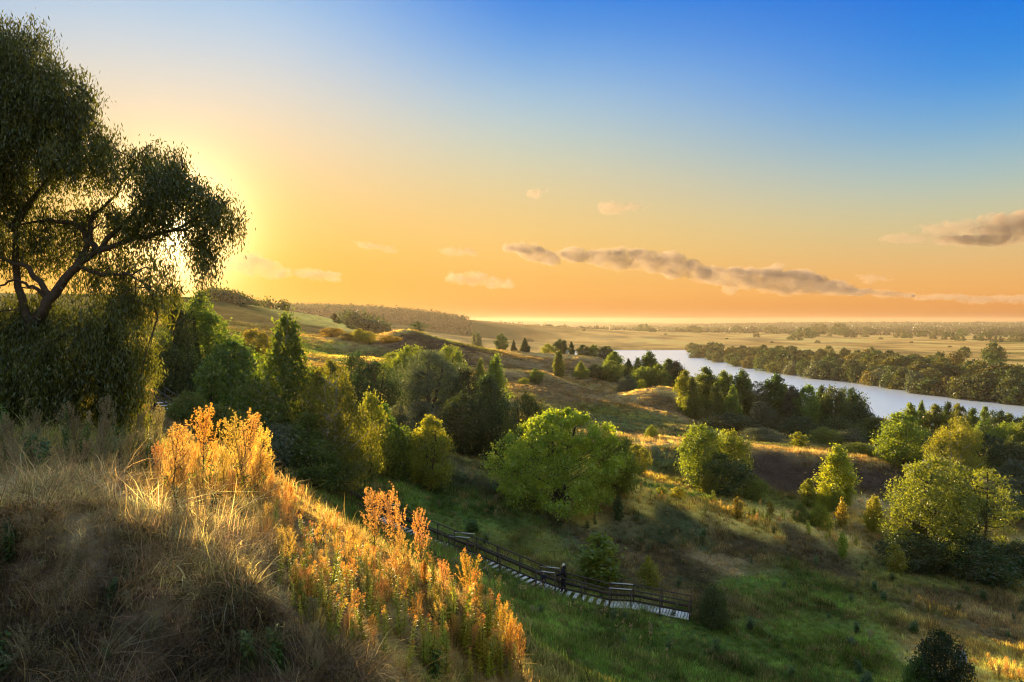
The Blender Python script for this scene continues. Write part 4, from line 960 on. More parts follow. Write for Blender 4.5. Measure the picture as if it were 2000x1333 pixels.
# ------------------------------------------------------------------ people
SKIN = simple_mat('skin', (.45, .27, .19), .5, .08, 10)
def cloth(n, c): return simple_mat(n, c, .85, .2, 20, .2)
def skin_mesh(name, J, E, mat, parent, root='pelvis', sub=2):
    names = list(J); me = bpy.data.meshes.new(name)
    me.from_pydata([J[n][:3] for n in names], [(names.index(a), names.index(b)) for a, b in E], [])
    me.materials.append(mat)
    o = put(name, me, parent)
    m_ = o.modifiers.new('skin', 'SKIN'); m_.use_smooth_shade = True
    sd = me.skin_vertices[0].data
    for i, n in enumerate(names):
        rr = J[n][3]; sd[i].radius = rr if isinstance(rr, tuple) else (rr, rr)
        sd[i].use_root = (n == root)
    s_ = o.modifiers.new('smooth', 'SUBSURF'); s_.levels = sub; s_.render_levels = sub
    return o
def person(label, u, y, height, yaw, coat, trousers, head, hair=True, arm=None, z=None, step=.06, long_coat=False, hood=None, extra=None, lean=0.0, x=None):
    g = on_ground(u, y) if z is None else np.array([y * (u - 1000) / F, y, z])
    root = empty('person', g, label, 'person', None); k = height / 1.75
    root.rotation_euler = (0, 0, yaw); root.scale = (k, k, k)
    L_ = lean
    J = {'pelvis': (0, 0, .95, .125), 'waist': (0, L_ * .3, 1.10, (.125, .10)), 'chest': (0, L_ * .7, 1.30, (.15, .115)), 'neckbase': (0, L_, 1.45, .07), 'neck': (0, L_ + .01, 1.52, .052),
         'head': (0, L_ + .02, 1.60, (.072, .085)), 'crown': (0, L_ + .015, 1.69, (.066, .08)), 'nose': (0, L_ + .115, 1.60, .014)}
    E = [('pelvis', 'waist'), ('waist', 'chest'), ('chest', 'neckbase'), ('neckbase', 'neck'), ('neck', 'head'), ('head', 'crown'), ('head', 'nose')]
    arms = {}
    for s, n in ((-1, 'l'), (1, 'r')):
        J['sh' + n] = (s * .18, L_, 1.42, .055); ek = (s * .25, -.03, 1.15); wk = (s * .25, .09, .92)
        if arm and n in arm: ek, wk = arm[n]
        J['el' + n] = ek + (.042,); J['wr' + n] = wk + (.028,)
        dv = np.array(wk) - np.array(ek); dv /= np.linalg.norm(dv); sd = np.cross(dv, (0, 1, 0.2)); sd /= np.linalg.norm(sd) + 1e-9
        pm = np.array(wk) + dv * .08
        J['pa' + n] = tuple(pm) + ((.034, .018),)
        E += [('chest', 'sh' + n), ('sh' + n, 'el' + n), ('el' + n, 'wr' + n), ('wr' + n, 'pa' + n)]
        for fi in range(4):
            b0 = pm + dv * .055 + sd * (fi - 1.5) * .019; ln = (.062, .075, .07, .055)[fi]
            tip = b0 + dv * ln * .85 + np.array([0, .02, -.01])
            J[f'f{n}{fi}'] = tuple(b0) + (.0095,); J[f't{n}{fi}'] = tuple(tip) + (.0075,)
            E += [('pa' + n, f'f{n}{fi}'), (f'f{n}{fi}', f't{n}{fi}')]
        tb = np.array(wk) + dv * .05 + sd * -.045; J['th' + n] = tuple(tb + dv * .045 + (0, .015, 0)) + (.0095,); E.append(('pa' + n, 'th' + n))
        st = step * s
        J['hip' + n] = (s * .09, 0, .90, .09); J['kn' + n] = (s * .10, .03 + st, .50, .06); J['an' + n] = (s * .10, -.02 + st * 1.7, .09, .042); J['to' + n] = (s * .115, .13 + st * 1.7, .04, (.045, .032))
        E += [('pelvis', 'hip' + n), ('hip' + n, 'kn' + n), ('kn' + n, 'an' + n), ('an' + n, 'to' + n)]
    skin_mesh('body', J, E, SKIN, root)
    thick = lambda names, a: {n: J[n][:3] + ((tuple(q + a for q in J[n][3]) if isinstance(J[n][3], tuple) else J[n][3] + a),) for n in names}
    tn = ['pelvis'] + [p + n for n in 'lr' for p in ('hip', 'kn', 'an')]
    TJ = thick(tn, .022); skin_mesh('trousers', TJ, [e for e in E if e[0] in TJ and e[1] in TJ], trousers, root)
    cn = ['pelvis', 'waist', 'chest', 'neckbase'] + [p + n for n in 'lr' for p in ('sh', 'el', 'wr')]
    CJ = thick(cn, .032); CE = [e for e in E if e[0] in CJ and e[1] in CJ]
    if long_coat:
        CJ['hem'] = (0, 0.01, .62, (.20, .15)); CE.append(('pelvis', 'hem')); CJ['pelvis'] = (0, 0, .95, (.19, .15))
    skin_mesh('coat', CJ, CE, coat, root)
    for n in 'lr':
        SJ = thick(['an' + n, 'to' + n], .014); skin_mesh('shoe', SJ, [('an' + n, 'to' + n)], DARKWOOD, root, root='an' + n)
    hm = ico(3)
    v = hm[0] * np.array([.098, .112, .115]) + np.array([0, L_ - .012, 1.645])
    fz = v[hm[1]].mean(1); keep = ~((fz[:, 1] > L_ + .035) & (fz[:, 2] < 1.685)) if hood is None else ~((fz[:, 1] > L_ + .06) & (fz[:, 2] < 1.70))
    put('cap' if head.name.endswith('cap') else 'hood' if hood else 'hair', mesh_np('hair', v, hm[1][keep], head, smooth_=True), root)
    if hood:
        v2 = hm[0] * np.array([.135, .12, .15]) + np.array([0, L_ - .06, 1.56]); put('fur_collar', mesh_np('fur_collar', v2, hm[1], hood, smooth_=True), root)
    return root
deck = lambda u, v, y: P(u, v, y)[2] + .02
NAVY = cloth('navy_coat', (.018, .018, .032)); BLACK = cloth('black_coat', (.012, .011, .013)); JEANS = cloth('jeans', (.09, .13, .22)); DARKT = cloth('dark_trousers', (.016, .014, .016))
HOOD = cloth('pale_hood', (.50, .44, .36)); RED = cloth('red_cap', (.55, .10, .10)); GREYC = cloth('grey_blue_jacket', (.20, .24, .30)); HAIR = cloth('dark_hair', (.012, .010, .010)); BLOND = cloth('fair_hair', (.45, .36, .22))
person('adult in a long dark coat and pale hood leaning a hand on the stair railing', 1101, 47.6, 1.78, math.radians(95), BLACK, DARKT, HOOD, arm={'l': ((-.26, .18, 1.22), (-.12, .50, 1.12))}, z=deck(1100, 1160, 47.6), long_coat=True, hood=BLACK, lean=.03)
person('child in a dark jacket with fair hair on the stair landing', 1062, 47.9, 1.27, math.radians(60), NAVY, DARKT, BLOND, z=deck(1062, 1157, 47.9), step=.04)
person('person in a navy jacket and blue jeans walking down the upper steps', 726, 54.9, 1.72, math.radians(-60), NAVY, JEANS, HAIR, z=deck(726, 1022, 54.9), step=.12)
person('person in a red cap and grey blue jacket among the weeds behind the dark bush', 1876, 43.0, 1.7, math.radians(150), GREYC, DARKT, RED, step=.1)

# ------------------------------------------------------------------ masts on the skyline
STEEL = simple_mat('grey_steel', (.18, .17, .17), .5, .2, 3)
for u, vt, y, lab in ((1163, 623.5, 3900, 'tallest thin lattice mast on the far horizon'), (1072, 626.5, 4100, 'thin mast above the far plain between two others'), (993, 626, 4200, 'thin mast on the far plain nearest the golden ridge')):
    g = on_ground(u, y); h = y * (V0 - vt) / F - g[2]
    root = empty('lattice_mast', g, lab, 'mast')
    mb = MB()
    for sx, sy in ((-1, -1), (1, -1), (1, 1), (-1, 1)): mb.bar((sx * 2.2, sy * 2.2, 0), (sx * .5, sy * .5, h), .5, .5)
    for k in range(8):
        z0, z1 = h * k / 8, h * (k + 1) / 8; w0 = 2.2 - 1.7 * k / 8; w1 = 2.2 - 1.7 * (k + 1) / 8
        for sy in (-1, 1): mb.bar((-w0, sy * w0, z0), (w1, sy * w1, z1), .2, .2)
    put('tower', mb.mesh('tower', STEEL), root)
    mb = MB()
    for zz, ww in ((.78, 5), (.9, 3.6)): mb.bar((-ww, 0, h * zz), (ww, 0, h * zz), .4, .4)
    put('cross_arm', mb.mesh('cross_arm', STEEL), root)

# ------------------------------------------------------------------ weeds of the foreground, each plant its own thing
SEED = {'gold': leaf_mat('seed_gold', (.44, .28, .06), (.80, .62, .24), trans=.9, val_=.3), 'rust': leaf_mat('seed_rust', (.40, .21, .04), (.70, .44, .12), trans=.9, val_=.3),
        'dull': leaf_mat('seed_dull', (.16, .15, .08), (.36, .32, .18), trans=.7, val_=.3)}
STALK = simple_mat('weed_stalk', (.11, .06, .03), .8, .3, 20)
GSTALK = simple_mat('green_stalk', (.10, .11, .03), .8, .3, 20)
LEAF['weed'] = leaf_mat('leaf_weed', (.19, .22, .02), (.44, .46, .05), trans=1.0, val_=.25)
LEAF['weedgreen'] = leaf_mat('leaf_weedgreen', (.03, .06, .015), (.09, .15, .03), trans=1.0, val_=.25)
PUFF = leaf_mat('seed_puff', (.45, .30, .18), (.75, .55, .35))
def seeds(pts, rad, n, size, r):
    return leaves_at(np.array(pts), np.array(rad), n, size, r, aspect=.75)
def w_plume(seed, dense=1.0):
    """tall branching weed with upright seed spikes; 1 m high"""
    r = np.random.default_rng(seed); st = MB(); pts = []; rad = []
    bend = r.normal(0, .05, 2)
    stem = lambda z: np.array([bend[0] * z * z + .01 * math.sin(z * 9 + seed), bend[1] * z * z, z])
    st.tube([stem(z) for z in np.linspace(0, 1, 9)], list(np.linspace(.008, .002, 9)), 5)
    nb = int(21 * dense)
    for i in range(nb):
        z0 = .22 + .68 * (i + r.random()) / nb; az = i * 2.4 + r.normal(0, .4); ln = (.44 - .30 * z0) * r.uniform(.75, 1.25)
        b = [stem(z0)]
        for s in np.linspace(.2, 1, 6):
            out = ln * (.44 * s ** .8); up = ln * (s ** 1.35)
            b.append(stem(z0) + np.array([math.cos(az) * out, math.sin(az) * out, up]))
        st.tube(b, list(np.linspace(.004, .0012, 7)), 4)
        for q in np.linspace(.25, 1, 17):
            j = q * 6; k = min(int(j), 5); p = b[k] * (1 - (j - k)) + b[k + 1] * (j - k)
            pts.append(p + r.normal(0, .008, 3)); rad.append(.0135 * (1.15 - .55 * q))
            if r.random() < .3:     # side spikelets
                d_ = np.array([math.cos(az + r.normal(0, 1.2)), math.sin(az + r.normal(0, 1.2)), 1.2]) * .04 * r.uniform(.5, 1.2)
                for m_ in (.5, 1.0): pts.append(p + d_ * m_); rad.append(.010)
    for z in np.linspace(.66, 1.03, 24): pts.append(stem(z) + r.normal(0, .006, 3)); rad.append(.020 * (1.35 - z))
    v, f, t_ = seeds(pts, rad, 13, .0095, r)
    lp = []; lr = []
    for z in np.linspace(.08, .5, 12): lp.append(stem(z) + r.normal(0, .05, 3) * np.array([1, 1, .2])); lr.append(.05)
    lv, lf, lt = leaves_at(np.array(lp), np.array(lr), 5, .07, r, droop=.5, aspect=.25)
    return [('stem', st.mesh('plume_stem', STALK)), ('seed_head', mesh_np('plume_seeds', v, f, SEED['gold'], attrs={'tint': ('FLOAT', 'FACE', t_)})), ('foliage', mesh_np('plume_leaves', lv, lf, LEAF['weedgreen'], attrs={'tint': ('FLOAT', 'FACE', lt)}))]
def lance(p, d_, up, ln, w):
    """a folded pointed leaf from p along d_: two quads"""
    d_ = d_ / np.linalg.norm(d_); s = np.cross(d_, (0, 0, 1)); s /= np.linalg.norm(s) + 1e-9
    m1 = p + d_ * ln * .45 + np.array([0, 0, up * ln * .12]); tip = p + d_ * ln + np.array([0, 0, -up * ln * .12])
    return [p, m1 + s * w + (0, 0, w * .5), tip, m1 - s * w + (0, 0, w * .5)]
def w_leafy(seed, n=70, top=True):
    """upright leafy weed with lance leaves all the way up and a brown tip; 1 m high"""
    r = np.random.default_rng(seed); st = MB(); V_, tints = [], []
    bend = r.normal(0, .07, 2); stem = lambda z: np.array([bend[0] * z * z, bend[1] * z * z, z])
    st.tube([stem(z) for z in np.linspace(0, .98, 8)], list(np.linspace(.008, .003, 8)), 5)
    heads = [(stem, .12, 1.0)]
    for i in range(n):
        z = .10 + .86 * i / n; az = i * 2.39996 + r.normal(0, .3); ln = (.17 - .10 * z) * r.uniform(.7, 1.25)
        d_ = np.array([math.cos(az), math.sin(az), r.uniform(.25, .9)])
        V_ += lance(stem(z), d_, 1, ln, ln * .15); tints.append(np.clip(.25 + .5 * z + r.normal(0, .2), 0, 1))
        if r.random() < .35:
            for k in range(4):
                d2 = np.array([math.cos(az + k), math.sin(az + k), .8]); V_ += lance(stem(z) + d_ * ln * .3, d2, 1, ln * .5, ln * .09); tints.append(np.clip(.5 + r.normal(0, .2), 0, 1))
    V_ = np.array(V_); f = np.arange(len(V_)).reshape(-1, 4)
    parts = [('stem', st.mesh('leafy_stem', GSTALK)), ('foliage', mesh_np('leafy_leaves', V_, f, LEAF['weed'], attrs={'tint': ('FLOAT', 'FACE', tints)}))]
    if top:
        pts = [stem(z) + r.normal(0, .025, 3) for z in np.linspace(.88, 1.04, 16)]
        v, f, t_ = seeds(pts, [.02] * 16, 12, .014, r)
        parts.append(('seed_head', mesh_np('leafy_seeds', v, f, SEED['rust'], attrs={'tint': ('FLOAT', 'FACE', t_)})))
    return parts
def w_puff(seed):
    """dry stalk that forks into a few downy seed balls"""
    r = np.random.default_rng(seed); st = MB(); pts = []
    st.tube([(0, 0, 0), (.01, 0, .4), (.0, .01, .75)], [.007, .006, .004], 5)
    for i in range(9):
        az = r.uniform(0, 6.28); e = np.array([math.cos(az) * r.uniform(.03, .16), math.sin(az) * r.uniform(.03, .16), r.uniform(.82, 1.0)])
        st.tube([(0, .01, r.uniform(.6, .75)), e * np.array([.6, .6, .93]), e], [.003, .002, .0015], 4); pts.append(e)
    v, f, t_ = seeds(pts, [.022] * 9, 60, .012, r)
    V_, tints = [], []
    for i in range(26):
        z = .08 + .6 * i / 26; az = i * 2.4; d_ = np.array([math.cos(az), math.sin(az), .4]); V_ += lance(np.array([0, 0, z]), d_, 1, .11, .014); tints.append(r.random())
    V_ = np.array(V_)
    return [('stem', st.mesh('puff_stem', STALK)), ('seed_puffs', mesh_np('puffs', v, f, PUFF, attrs={'tint': ('FLOAT', 'FACE', t_)})), ('foliage', mesh_np('puff_leaves', V_, np.arange(len(V_)).reshape(-1, 4), LEAF['weed'], attrs={'tint': ('FLOAT', 'FACE', tints)}))]
def w_reed(seed):
    """tussock of tall grass stalks with feathery heads"""
    r = np.random.default_rng(seed); st = MB(); pts, rad = [], []
    for i in range(16):
        az = r.uniform(0, 6.28); o = r.uniform(.1, .34); h = r.uniform(.6, 1.0); b0 = r.normal(0, .04, 2)
        b = [np.array([b0[0] + math.cos(az) * o * s ** 2, b0[1] + math.sin(az) * o * s ** 2, h * s * (1 - .12 * s * s)]) for s in np.linspace(0, 1, 7)]
        st.tube(b, list(np.linspace(.0045, .0015, 7)), 4)
        for q in np.linspace(.72, 1, 8):
            j = q * 6; k = min(int(j), 5); pts.append(b[k] * (1 - (j - k)) + b[k + 1] * (j - k)); rad.append(.016)
    v, f, t_ = leaves_at(np.array(pts), np.array(rad), 7, .022, r, aspect=.25, droop=.3)
    return [('stems', st.mesh('reed_stems', simple_mat('straw_stalk', (.24, .19, .09), .8, .3, 20))), ('seed_heads', mesh_np('reed_heads', v, f, SEED['dull'], attrs={'tint': ('FLOAT', 'FACE', t_)}))]
def w_herb(seed):
    r = np.random.default_rng(seed); V_, tints = [], []
    st = MB()
    for s in range(4):
        bx = r.normal(0, .10, 2); st.tube([(0, 0, 0), (bx[0] * .5, bx[1] * .5, .5), (bx[0], bx[1], .95)], [.009, .007, .003], 5)
        for i in range(20):
            z = .1 + .85 * i / 20; az = i * 2.4 + s; ln = .24 * (1.1 - .6 * z) * r.uniform(.7, 1.2); p = np.array([bx[0] * z, bx[1] * z, z])
            V_ += lance(p, np.array([math.cos(az), math.sin(az), .35]), 1.5, ln, ln * .26); tints.append(r.random())
    V_ = np.array(V_)
    return [('stem', st.mesh('herb_stem', GSTALK)), ('foliage', mesh_np('herb_leaves', V_, np.arange(len(V_)).reshape(-1, 4), LEAF['weedgreen'], attrs={'tint': ('FLOAT', 'FACE', tints)}))]
WEED = {'plume': [w_plume(s) for s in (1, 2, 3, 4)], 'leafy': [w_leafy(s) for s in (5, 6, 7)], 'puff': [w_puff(s) for s in (8, 9)], 'reed': [w_reed(s) for s in (10, 11)], 'herb': [w_herb(s) for s in (12, 13)]}
def weed(kind, g, h, name, label, group=None, seedmat=None, leafmat=None, w=None, tilt=.10):
    o = empty(name, (g[0], g[1], g[2] - .02), label, 'weed', group)
    o.rotation_euler = (random.gauss(0, tilt), random.gauss(0, tilt), random.uniform(0, 6.28)); w = w or h * random.uniform(.85, 1.15); o.scale = (w, w, h)
    for nm, me in random.choice(WEED[kind]):
        p = put(nm, me, o)
        if (seedmat and 'seed' in nm) or (leafmat and nm == 'foliage'):
            p.material_slots[0].link = 'OBJECT'; p.material_slots[0].material = SEED[seedmat] if 'seed' in nm else LEAF[leafmat]
    return o
def weed_px(kind, u, vb, vt, name, label, group=None, **k):
    g = cast(u, vb)
    if g is None: return
    return weed(kind, g, max(.12, (vb - vt) * g[1] / F), name, label, group, **k)
G1 = 'golden weeds of the tall sunlit clump'
for u, vb, vt, lab in ((330,985,826,'leaning golden plume weed at the left of the tall clump'), (395,965,796,'darker rusty plume weed highest in the middle of the clump'), (458,985,806,'broad bright golden plume weed tallest on the right of the clump'),
                       (484,975,812,'slim golden plume weed beside the broad bright one'), (500,965,838,'golden plume weed at the right margin of the tall clump'), (362,975,842,'golden plume weed with forked top in the left half of the clump')):
    weed_px('plume', u, vb, vt, 'plume_weed', lab, None, seedmat='rust' if 'rusty' in lab else 'gold', w=(vb - vt) * .0066)
r = np.random.default_rng(3)
for k in range(26):
    u = r.uniform(300, 520); vb = r.uniform(945, 1000); weed_px('plume', u, vb, vb - r.uniform(45, 105), 'plume_weed', 'golden plume weed packed inside the tall sunlit clump', G1, seedmat='gold')
for k in range(50):
    u = r.uniform(525, 760); vb = np.interp(u, [525, 600, 700, 760], [945, 975, 1040, 1085]) + r.uniform(-8, 45)
    weed_px('plume', u, vb, vb - (r.uniform(22, 46) if u < 590 else r.uniform(10, 24)), 'plume_weed', 'short orange plume weed along the brow of the hill above the stairs', 'orange weeds along the brow', seedmat='gold' if r.random() < .5 else 'rust')
for u, vb, vt, lab in ((735,1090,955,'orange plume weed standing before the person in jeans'), (785,1120,958,'tall orange plume weed before the uppermost landing'), (822,1130,1000,'branching orange plume weed over the white treads'), (800,1150,1045,'orange plume weed arching below the white treads'), (918,1190,1085,'orange plume weed pointing at the second landing'),(868,1180,1090,'twin orange plume weed left of the second landing'), (560,1120,1030,'bright orange plume weed alone over the shady hollow'), (1020,1330,1215,'orange plume weed low at the corner of the green slope'), (985,1300,1180,'orange plume weed with curled tips over the green slope')):
    weed_px('plume', u, vb, vt, 'plume_weed', lab, None, seedmat='rust' if u > 900 else 'gold')
for u, vb, vt, lab in ((600,1185,1078,'yellow green leafy weed first of three in a row'), (648,1190,1062,'tallest yellow green leafy weed of three in a row'), (722,1195,1078,'bushy yellow green leafy weed beside the downy seed heads'), (545,1150,1060,'yellow green leafy weed under the bright orange plume'), (348,1030,935,'dark green leafy weed under the golden clump')):
    weed_px('leafy', u, vb, vt, 'leafy_weed', lab, None, leafmat='weedgreen' if u < 400 else 'weed')
for u, vb, vt, lab in ((690,1170,1090,'weed with downy tan seed heads between two leafy ones'), (610,1100,1040,'weed with downy seed heads at the dark hollow'), (755,1190,1135,'small weed with downy seed heads beside the bushy leafy one')):
    weed_px('puff', u, vb, vt, 'downy_weed', lab)
for k in range(200):
    u = r.uniform(560, 1010); lo_ = np.interp(u, [560, 650, 800, 900, 1010], [1150, 1150, 1130, 1175, 1270]); hi_ = np.interp(u, [560, 620, 680, 760, 1010], [1200, 1245, 1290, 1330, 1333])
    vb = r.uniform(lo_, hi_ + 1); kd = 'leafy' if r.random() < .66 else 'plume'
    weed_px(kd, u, vb, vb - (r.uniform(60, 118) if kd == 'leafy' else r.uniform(40, 88)), 'leafy_weed' if kd == 'leafy' else 'plume_weed', 'yellow leafy weed in the sunlit thicket of the near slope' if kd == 'leafy' else 'rusty plume weed in the sunlit thicket of the near slope', 'yellow thicket weeds' if kd == 'leafy' else 'rusty thicket weeds', seedmat=str(r.choice(['rust', 'gold', 'dull'], p=[.42, .36, .22])) if kd == 'plume' else None)
for k in range(70):
    u = r.uniform(-20, 310); vb = r.uniform(878, 955); kd = r.choice(['plume', 'reed', 'herb', 'leafy'], p=[.4, .3, .15, .15])
    weed_px(kd, u, vb, vb - r.uniform(50, 108), 'shade_weed', 'dull grey green weed in the shade under the big willow', 'dull weeds under the big willow', seedmat='dull', leafmat='weedgreen')
for u, vb, vt, kd, lab in ((60,1333,1190,'reed','tall pale grass tussock in the nearest corner of the bank'), (100,1340,1230,'reed','smaller grass tussock beside the tall pale one'), (25,1345,1215,'reed','grass tussock cut off by the edge of the near bank'), (12,1330,1230,'herb','green leafy herb beside the pale grass tussocks'), (488,1320,1222,'herb','green leafy herb alone on the dark face of the bank'), (95,1270,1225,'herb','small green herb on the bank over the grass tussocks'), (410,1010,955,'herb','dark green herb at the foot of the golden clump'), (470,1030,985,'herb','low green herb right under the golden clump'), (850,1330,1262,'herb','green herb in the lower shade of the thicket')):
    weed_px(kd, u, vb, vt, 'grass_tussock' if kd == 'reed' else 'leafy_herb', lab)
for k in range(55):
    u = r.uniform(520, 760); vb = np.interp(u, [520, 600, 700, 760], [1010, 1040, 1090, 1120]) + r.uniform(0, 90); kd = 'leafy' if r.random() < .5 else 'plume'
    weed_px(kd, u, vb, vb - r.uniform(40, 85), 'leafy_weed' if kd == 'leafy' else 'plume_weed', 'yellow leafy weed in the sunlit thicket of the near slope' if kd == 'leafy' else 'rusty plume weed in the sunlit thicket of the near slope', 'yellow thicket weeds' if kd == 'leafy' else 'rusty thicket weeds', seedmat='gold' if kd == 'plume' else None)
for k in range(46):
    u = r.uniform(-10, 620); lo_ = np.interp(u, [0, 200, 430, 640], [1010, 1060, 1150, 1300]); vb = r.uniform(lo_, 1345)
    kd = r.choice(['reed', 'herb', 'puff', 'plume'], p=[.5, .2, .12, .18])
    weed_px(kd, u, vb, vb - r.uniform(40, 95), 'bank_weed', 'thin pale weed on the shaded face of the near bank', 'thin weeds on the shaded bank face', seedmat='dull', leafmat='weedgreen', tilt=.3)
# golden weeds beside the person in the red cap, and scattered meadow weeds
for k in range(40):
    u = r.uniform(1790, 2010); y = np.interp(u, [1790, 2000], [45.5, 43.5]) + r.uniform(-1.2, 1.8)
    weed('plume', on_ground(u, y), r.uniform(.4, .85), 'meadow_weed', 'golden seed weed in the sunlit strip by the person in the red cap', 'golden weeds of the sunlit strip', seedmat='gold')
for k in range(120):
    u = r.uniform(1180, 1740); y = r.uniform(70, 80) + np.interp(u, [1120, 1400, 1760], [-1.5, 0, 3]); weed(r.choice(['plume', 'leafy', 'herb']), on_ground(u, y), r.uniform(.5, 1.2), 'terrace_weed', 'small sunlit weed on the terrace edge', 'sunlit weeds of the terrace edge', seedmat='gold', leafmat='weed')

for k in range(36):
    u = r.uniform(930, 1330); y = np.interp(u, [930, 1330], [47.5, 43.5]) - r.uniform(.3, 7)
    weed('puff', on_ground(u, y), r.uniform(.5, .95), 'white_weed', 'whitish seed headed weed in the green grass below the stairway', 'whitish weeds below the stairway')
for k in range(150):
    u = r.uniform(820, 2000); y = r.uniform(38, 72); 
    kd = r.choice(['herb', 'plume', 'leafy', 'reed'], p=[.4, .25, .15, .2])
    h = r.uniform(.4, .95); weed(kd, on_ground(u, y), h, 'meadow_herb', 'rough weed clump standing in the valley meadow', 'rough weed clumps of the valley meadow', seedmat='dull', leafmat='weedgreen', w=h * r.uniform(1.0, 1.9))
# ------------------------------------------------------------------ grass (instanced tufts, one object for each kind of sward)
def tuft_mat(name, trans):
    m, t, out = new_mat(name)
    a = t.nodes.new('ShaderNodeAttribute'); a.attribute_type = 'INSTANCER'; a.attribute_name = 'tint'
    a2 = t.nodes.new('ShaderNodeAttribute'); a2.attribute_name = 'shade'
    s = t.nodes.new('ShaderNodeVectorMath'); s.operation = 'SCALE'; t.links.new(a.outputs['Color'], s.inputs[0]); t.links.new(a2.outputs['Fac'], s.inputs['Scale'])
    df = t.nodes.new('ShaderNodeBsdfDiffuse'); tr = t.nodes.new('ShaderNodeBsdfTranslucent')
    g = t.nodes.new('ShaderNodeVectorMath'); g.operation = 'MULTIPLY'; g.inputs[1].default_value = (1.8 * trans, 1.55 * trans, .8 * trans); t.links.new(s.outputs[0], g.inputs[0])
    t.links.new(s.outputs[0], df.inputs[0]); t.links.new(g.outputs[0], tr.inputs[0])
    mx = t.nodes.new('ShaderNodeMixShader'); mx.inputs[0].default_value = .55
    t.links.new(df.outputs[0], mx.inputs[1]); t.links.new(tr.outputs[0], mx.inputs[2]); t.links.new(mx.outputs[0], out.inputs[0])
    return m
TUFT = tuft_mat('grass_blades', 1.0)
def tuft(name, seed, n, h, spread, width, arch, segs=4):
    r = np.random.default_rng(seed); V_, Fc, S_ = [], [], []
    for i in range(n):
        az = r.uniform(0, 6.28); b0 = r.normal(0, spread * .45, 2); hh = h * r.uniform(.5, 1.15); o = arch * hh * r.uniform(.3, 1.3); sh = r.uniform(.55, 1.45)
        sx, sy = -math.sin(az) * width, math.cos(az) * width
        k0 = len(V_)
        for s in np.linspace(0, 1, segs + 1):
            x = b0[0] + math.cos(az) * o * s ** 1.7; y = b0[1] + math.sin(az) * o * s ** 1.7; z = hh * s * (1 - min(.75, arch * .45) * s * s) - .02
            w_ = (1 - s) ** .7 * .9 + .1
            V_ += [(x - sx * w_, y - sy * w_, z), (x + sx * w_, y + sy * w_, z)]
        for j in range(segs): Fc.append((k0 + 2 * j, k0 + 2 * j + 1, k0 + 2 * j + 3, k0 + 2 * j + 2)); S_.append(sh)
    me = mesh_np(name, np.array(V_), np.array(Fc), TUFT, attrs={'shade': ('FLOAT', 'FACE', S_)})
    return bpy.data.objects.new(name, me)
def tuft_set(name, lst):
    c = bpy.data.collections.new(name)
    for o in lst: c.objects.link(o)
    return c
SETS = {'near': tuft_set('near_tufts', [tuft('near_tuft', s, n_, h_, sp, w_, a) for s, n_, h_, sp, w_, a in ((1, 12, .30, .09, .0034, .7), (2, 16, .22, .13, .0036, 1.5), (3, 20, .16, .15, .0040, 1.9), (4, 14, .26, .10, .0034, 1.9), (5, 12, .11, .10, .0065, 1.0), (6, 11, .16, .09, .0075, .9), (7, 5, .42, .06, .0028, .25), (8, 18, .10, .16, .0045, 1.6))]),
        'tussock': tuft_set('tussock_tufts', [tuft('tussock_tuft', 60 + s, 26, .26, .10, .0030, a) for s, a in enumerate((1.5, 1.9, 1.2))]),
        'mid': tuft_set('meadow_tufts', [tuft('meadow_tuft', 20 + s, 26, .42, .30, .011, a, 3) for s, a in enumerate((.3, .6, .9, .5))]),
        'far': tuft_set('hill_tufts', [tuft('hill_tuft', 40 + s, 34, .55, 1.0, .035, a, 2) for s, a in enumerate((.3, .6, .5))])}
def sward(name, label, pts, scale, rot, tint, coll):
    me = bpy.data.meshes.new(name); me.vertices.add(len(pts)); me.vertices.foreach_set('co', np.ascontiguousarray(pts, dtype=np.float32).ravel())
    for an, typ, arr in (('tint', 'FLOAT_COLOR', tint), ('tscale', 'FLOAT', scale), ('trot', 'FLOAT_VECTOR', rot)):
        a = me.attributes.new(an, typ, 'POINT'); a.data.foreach_set('color' if typ == 'FLOAT_COLOR' else 'vector' if typ == 'FLOAT_VECTOR' else 'value', np.ascontiguousarray(arr, dtype=np.float32).ravel())
    o = tag(put(name, me), label, 'grass', kind='stuff')
    ng = bpy.data.node_groups.new(name, 'GeometryNodeTree')
    ng.interface.new_socket('Geometry', in_out='INPUT', socket_type='NodeSocketGeometry'); ng.interface.new_socket('Geometry', in_out='OUTPUT', socket_type='NodeSocketGeometry')
    n = ng.nodes; gi = n.new('NodeGroupInput'); go = n.new('NodeGroupOutput'); ip = n.new('GeometryNodeInstanceOnPoints'); ci = n.new('GeometryNodeCollectionInfo')
    ci.inputs['Collection'].default_value = coll; ci.inputs['Separate Children'].default_value = True; ci.inputs['Reset Children'].default_value = True
    ip.inputs['Pick Instance'].default_value = True
    ri = n.new('FunctionNodeRandomValue'); ri.data_type = 'INT'; ri.inputs['Min'].default_value if False else None
    for i_ in ri.inputs:
        if i_.type == 'INT' and i_.name == 'Max': i_.default_value = len(coll.objects) - 1
        if i_.type == 'INT' and i_.name == 'Min': i_.default_value = 0
    rs = n.new('GeometryNodeInputNamedAttribute'); rs.data_type = 'FLOAT'; rs.inputs[0].default_value = 'tscale'
    rr = n.new('GeometryNodeInputNamedAttribute'); rr.data_type = 'FLOAT_VECTOR'; rr.inputs[0].default_value = 'trot'
    K = ng.links.new
    K(gi.outputs[0], ip.inputs['Points']); K(ci.outputs[0], ip.inputs['Instance'])
    K([q for q in ri.outputs if q.type == 'INT'][0], ip.inputs['Instance Index']); K(rr.outputs[0], ip.inputs['Rotation']); K(rs.outputs[0], ip.inputs['Scale'])
    K(ip.outputs[0], go.inputs[0])
    o.modifiers.new('tufts', 'NODES').node_group = ng
    return o
r = np.random.default_rng(77)
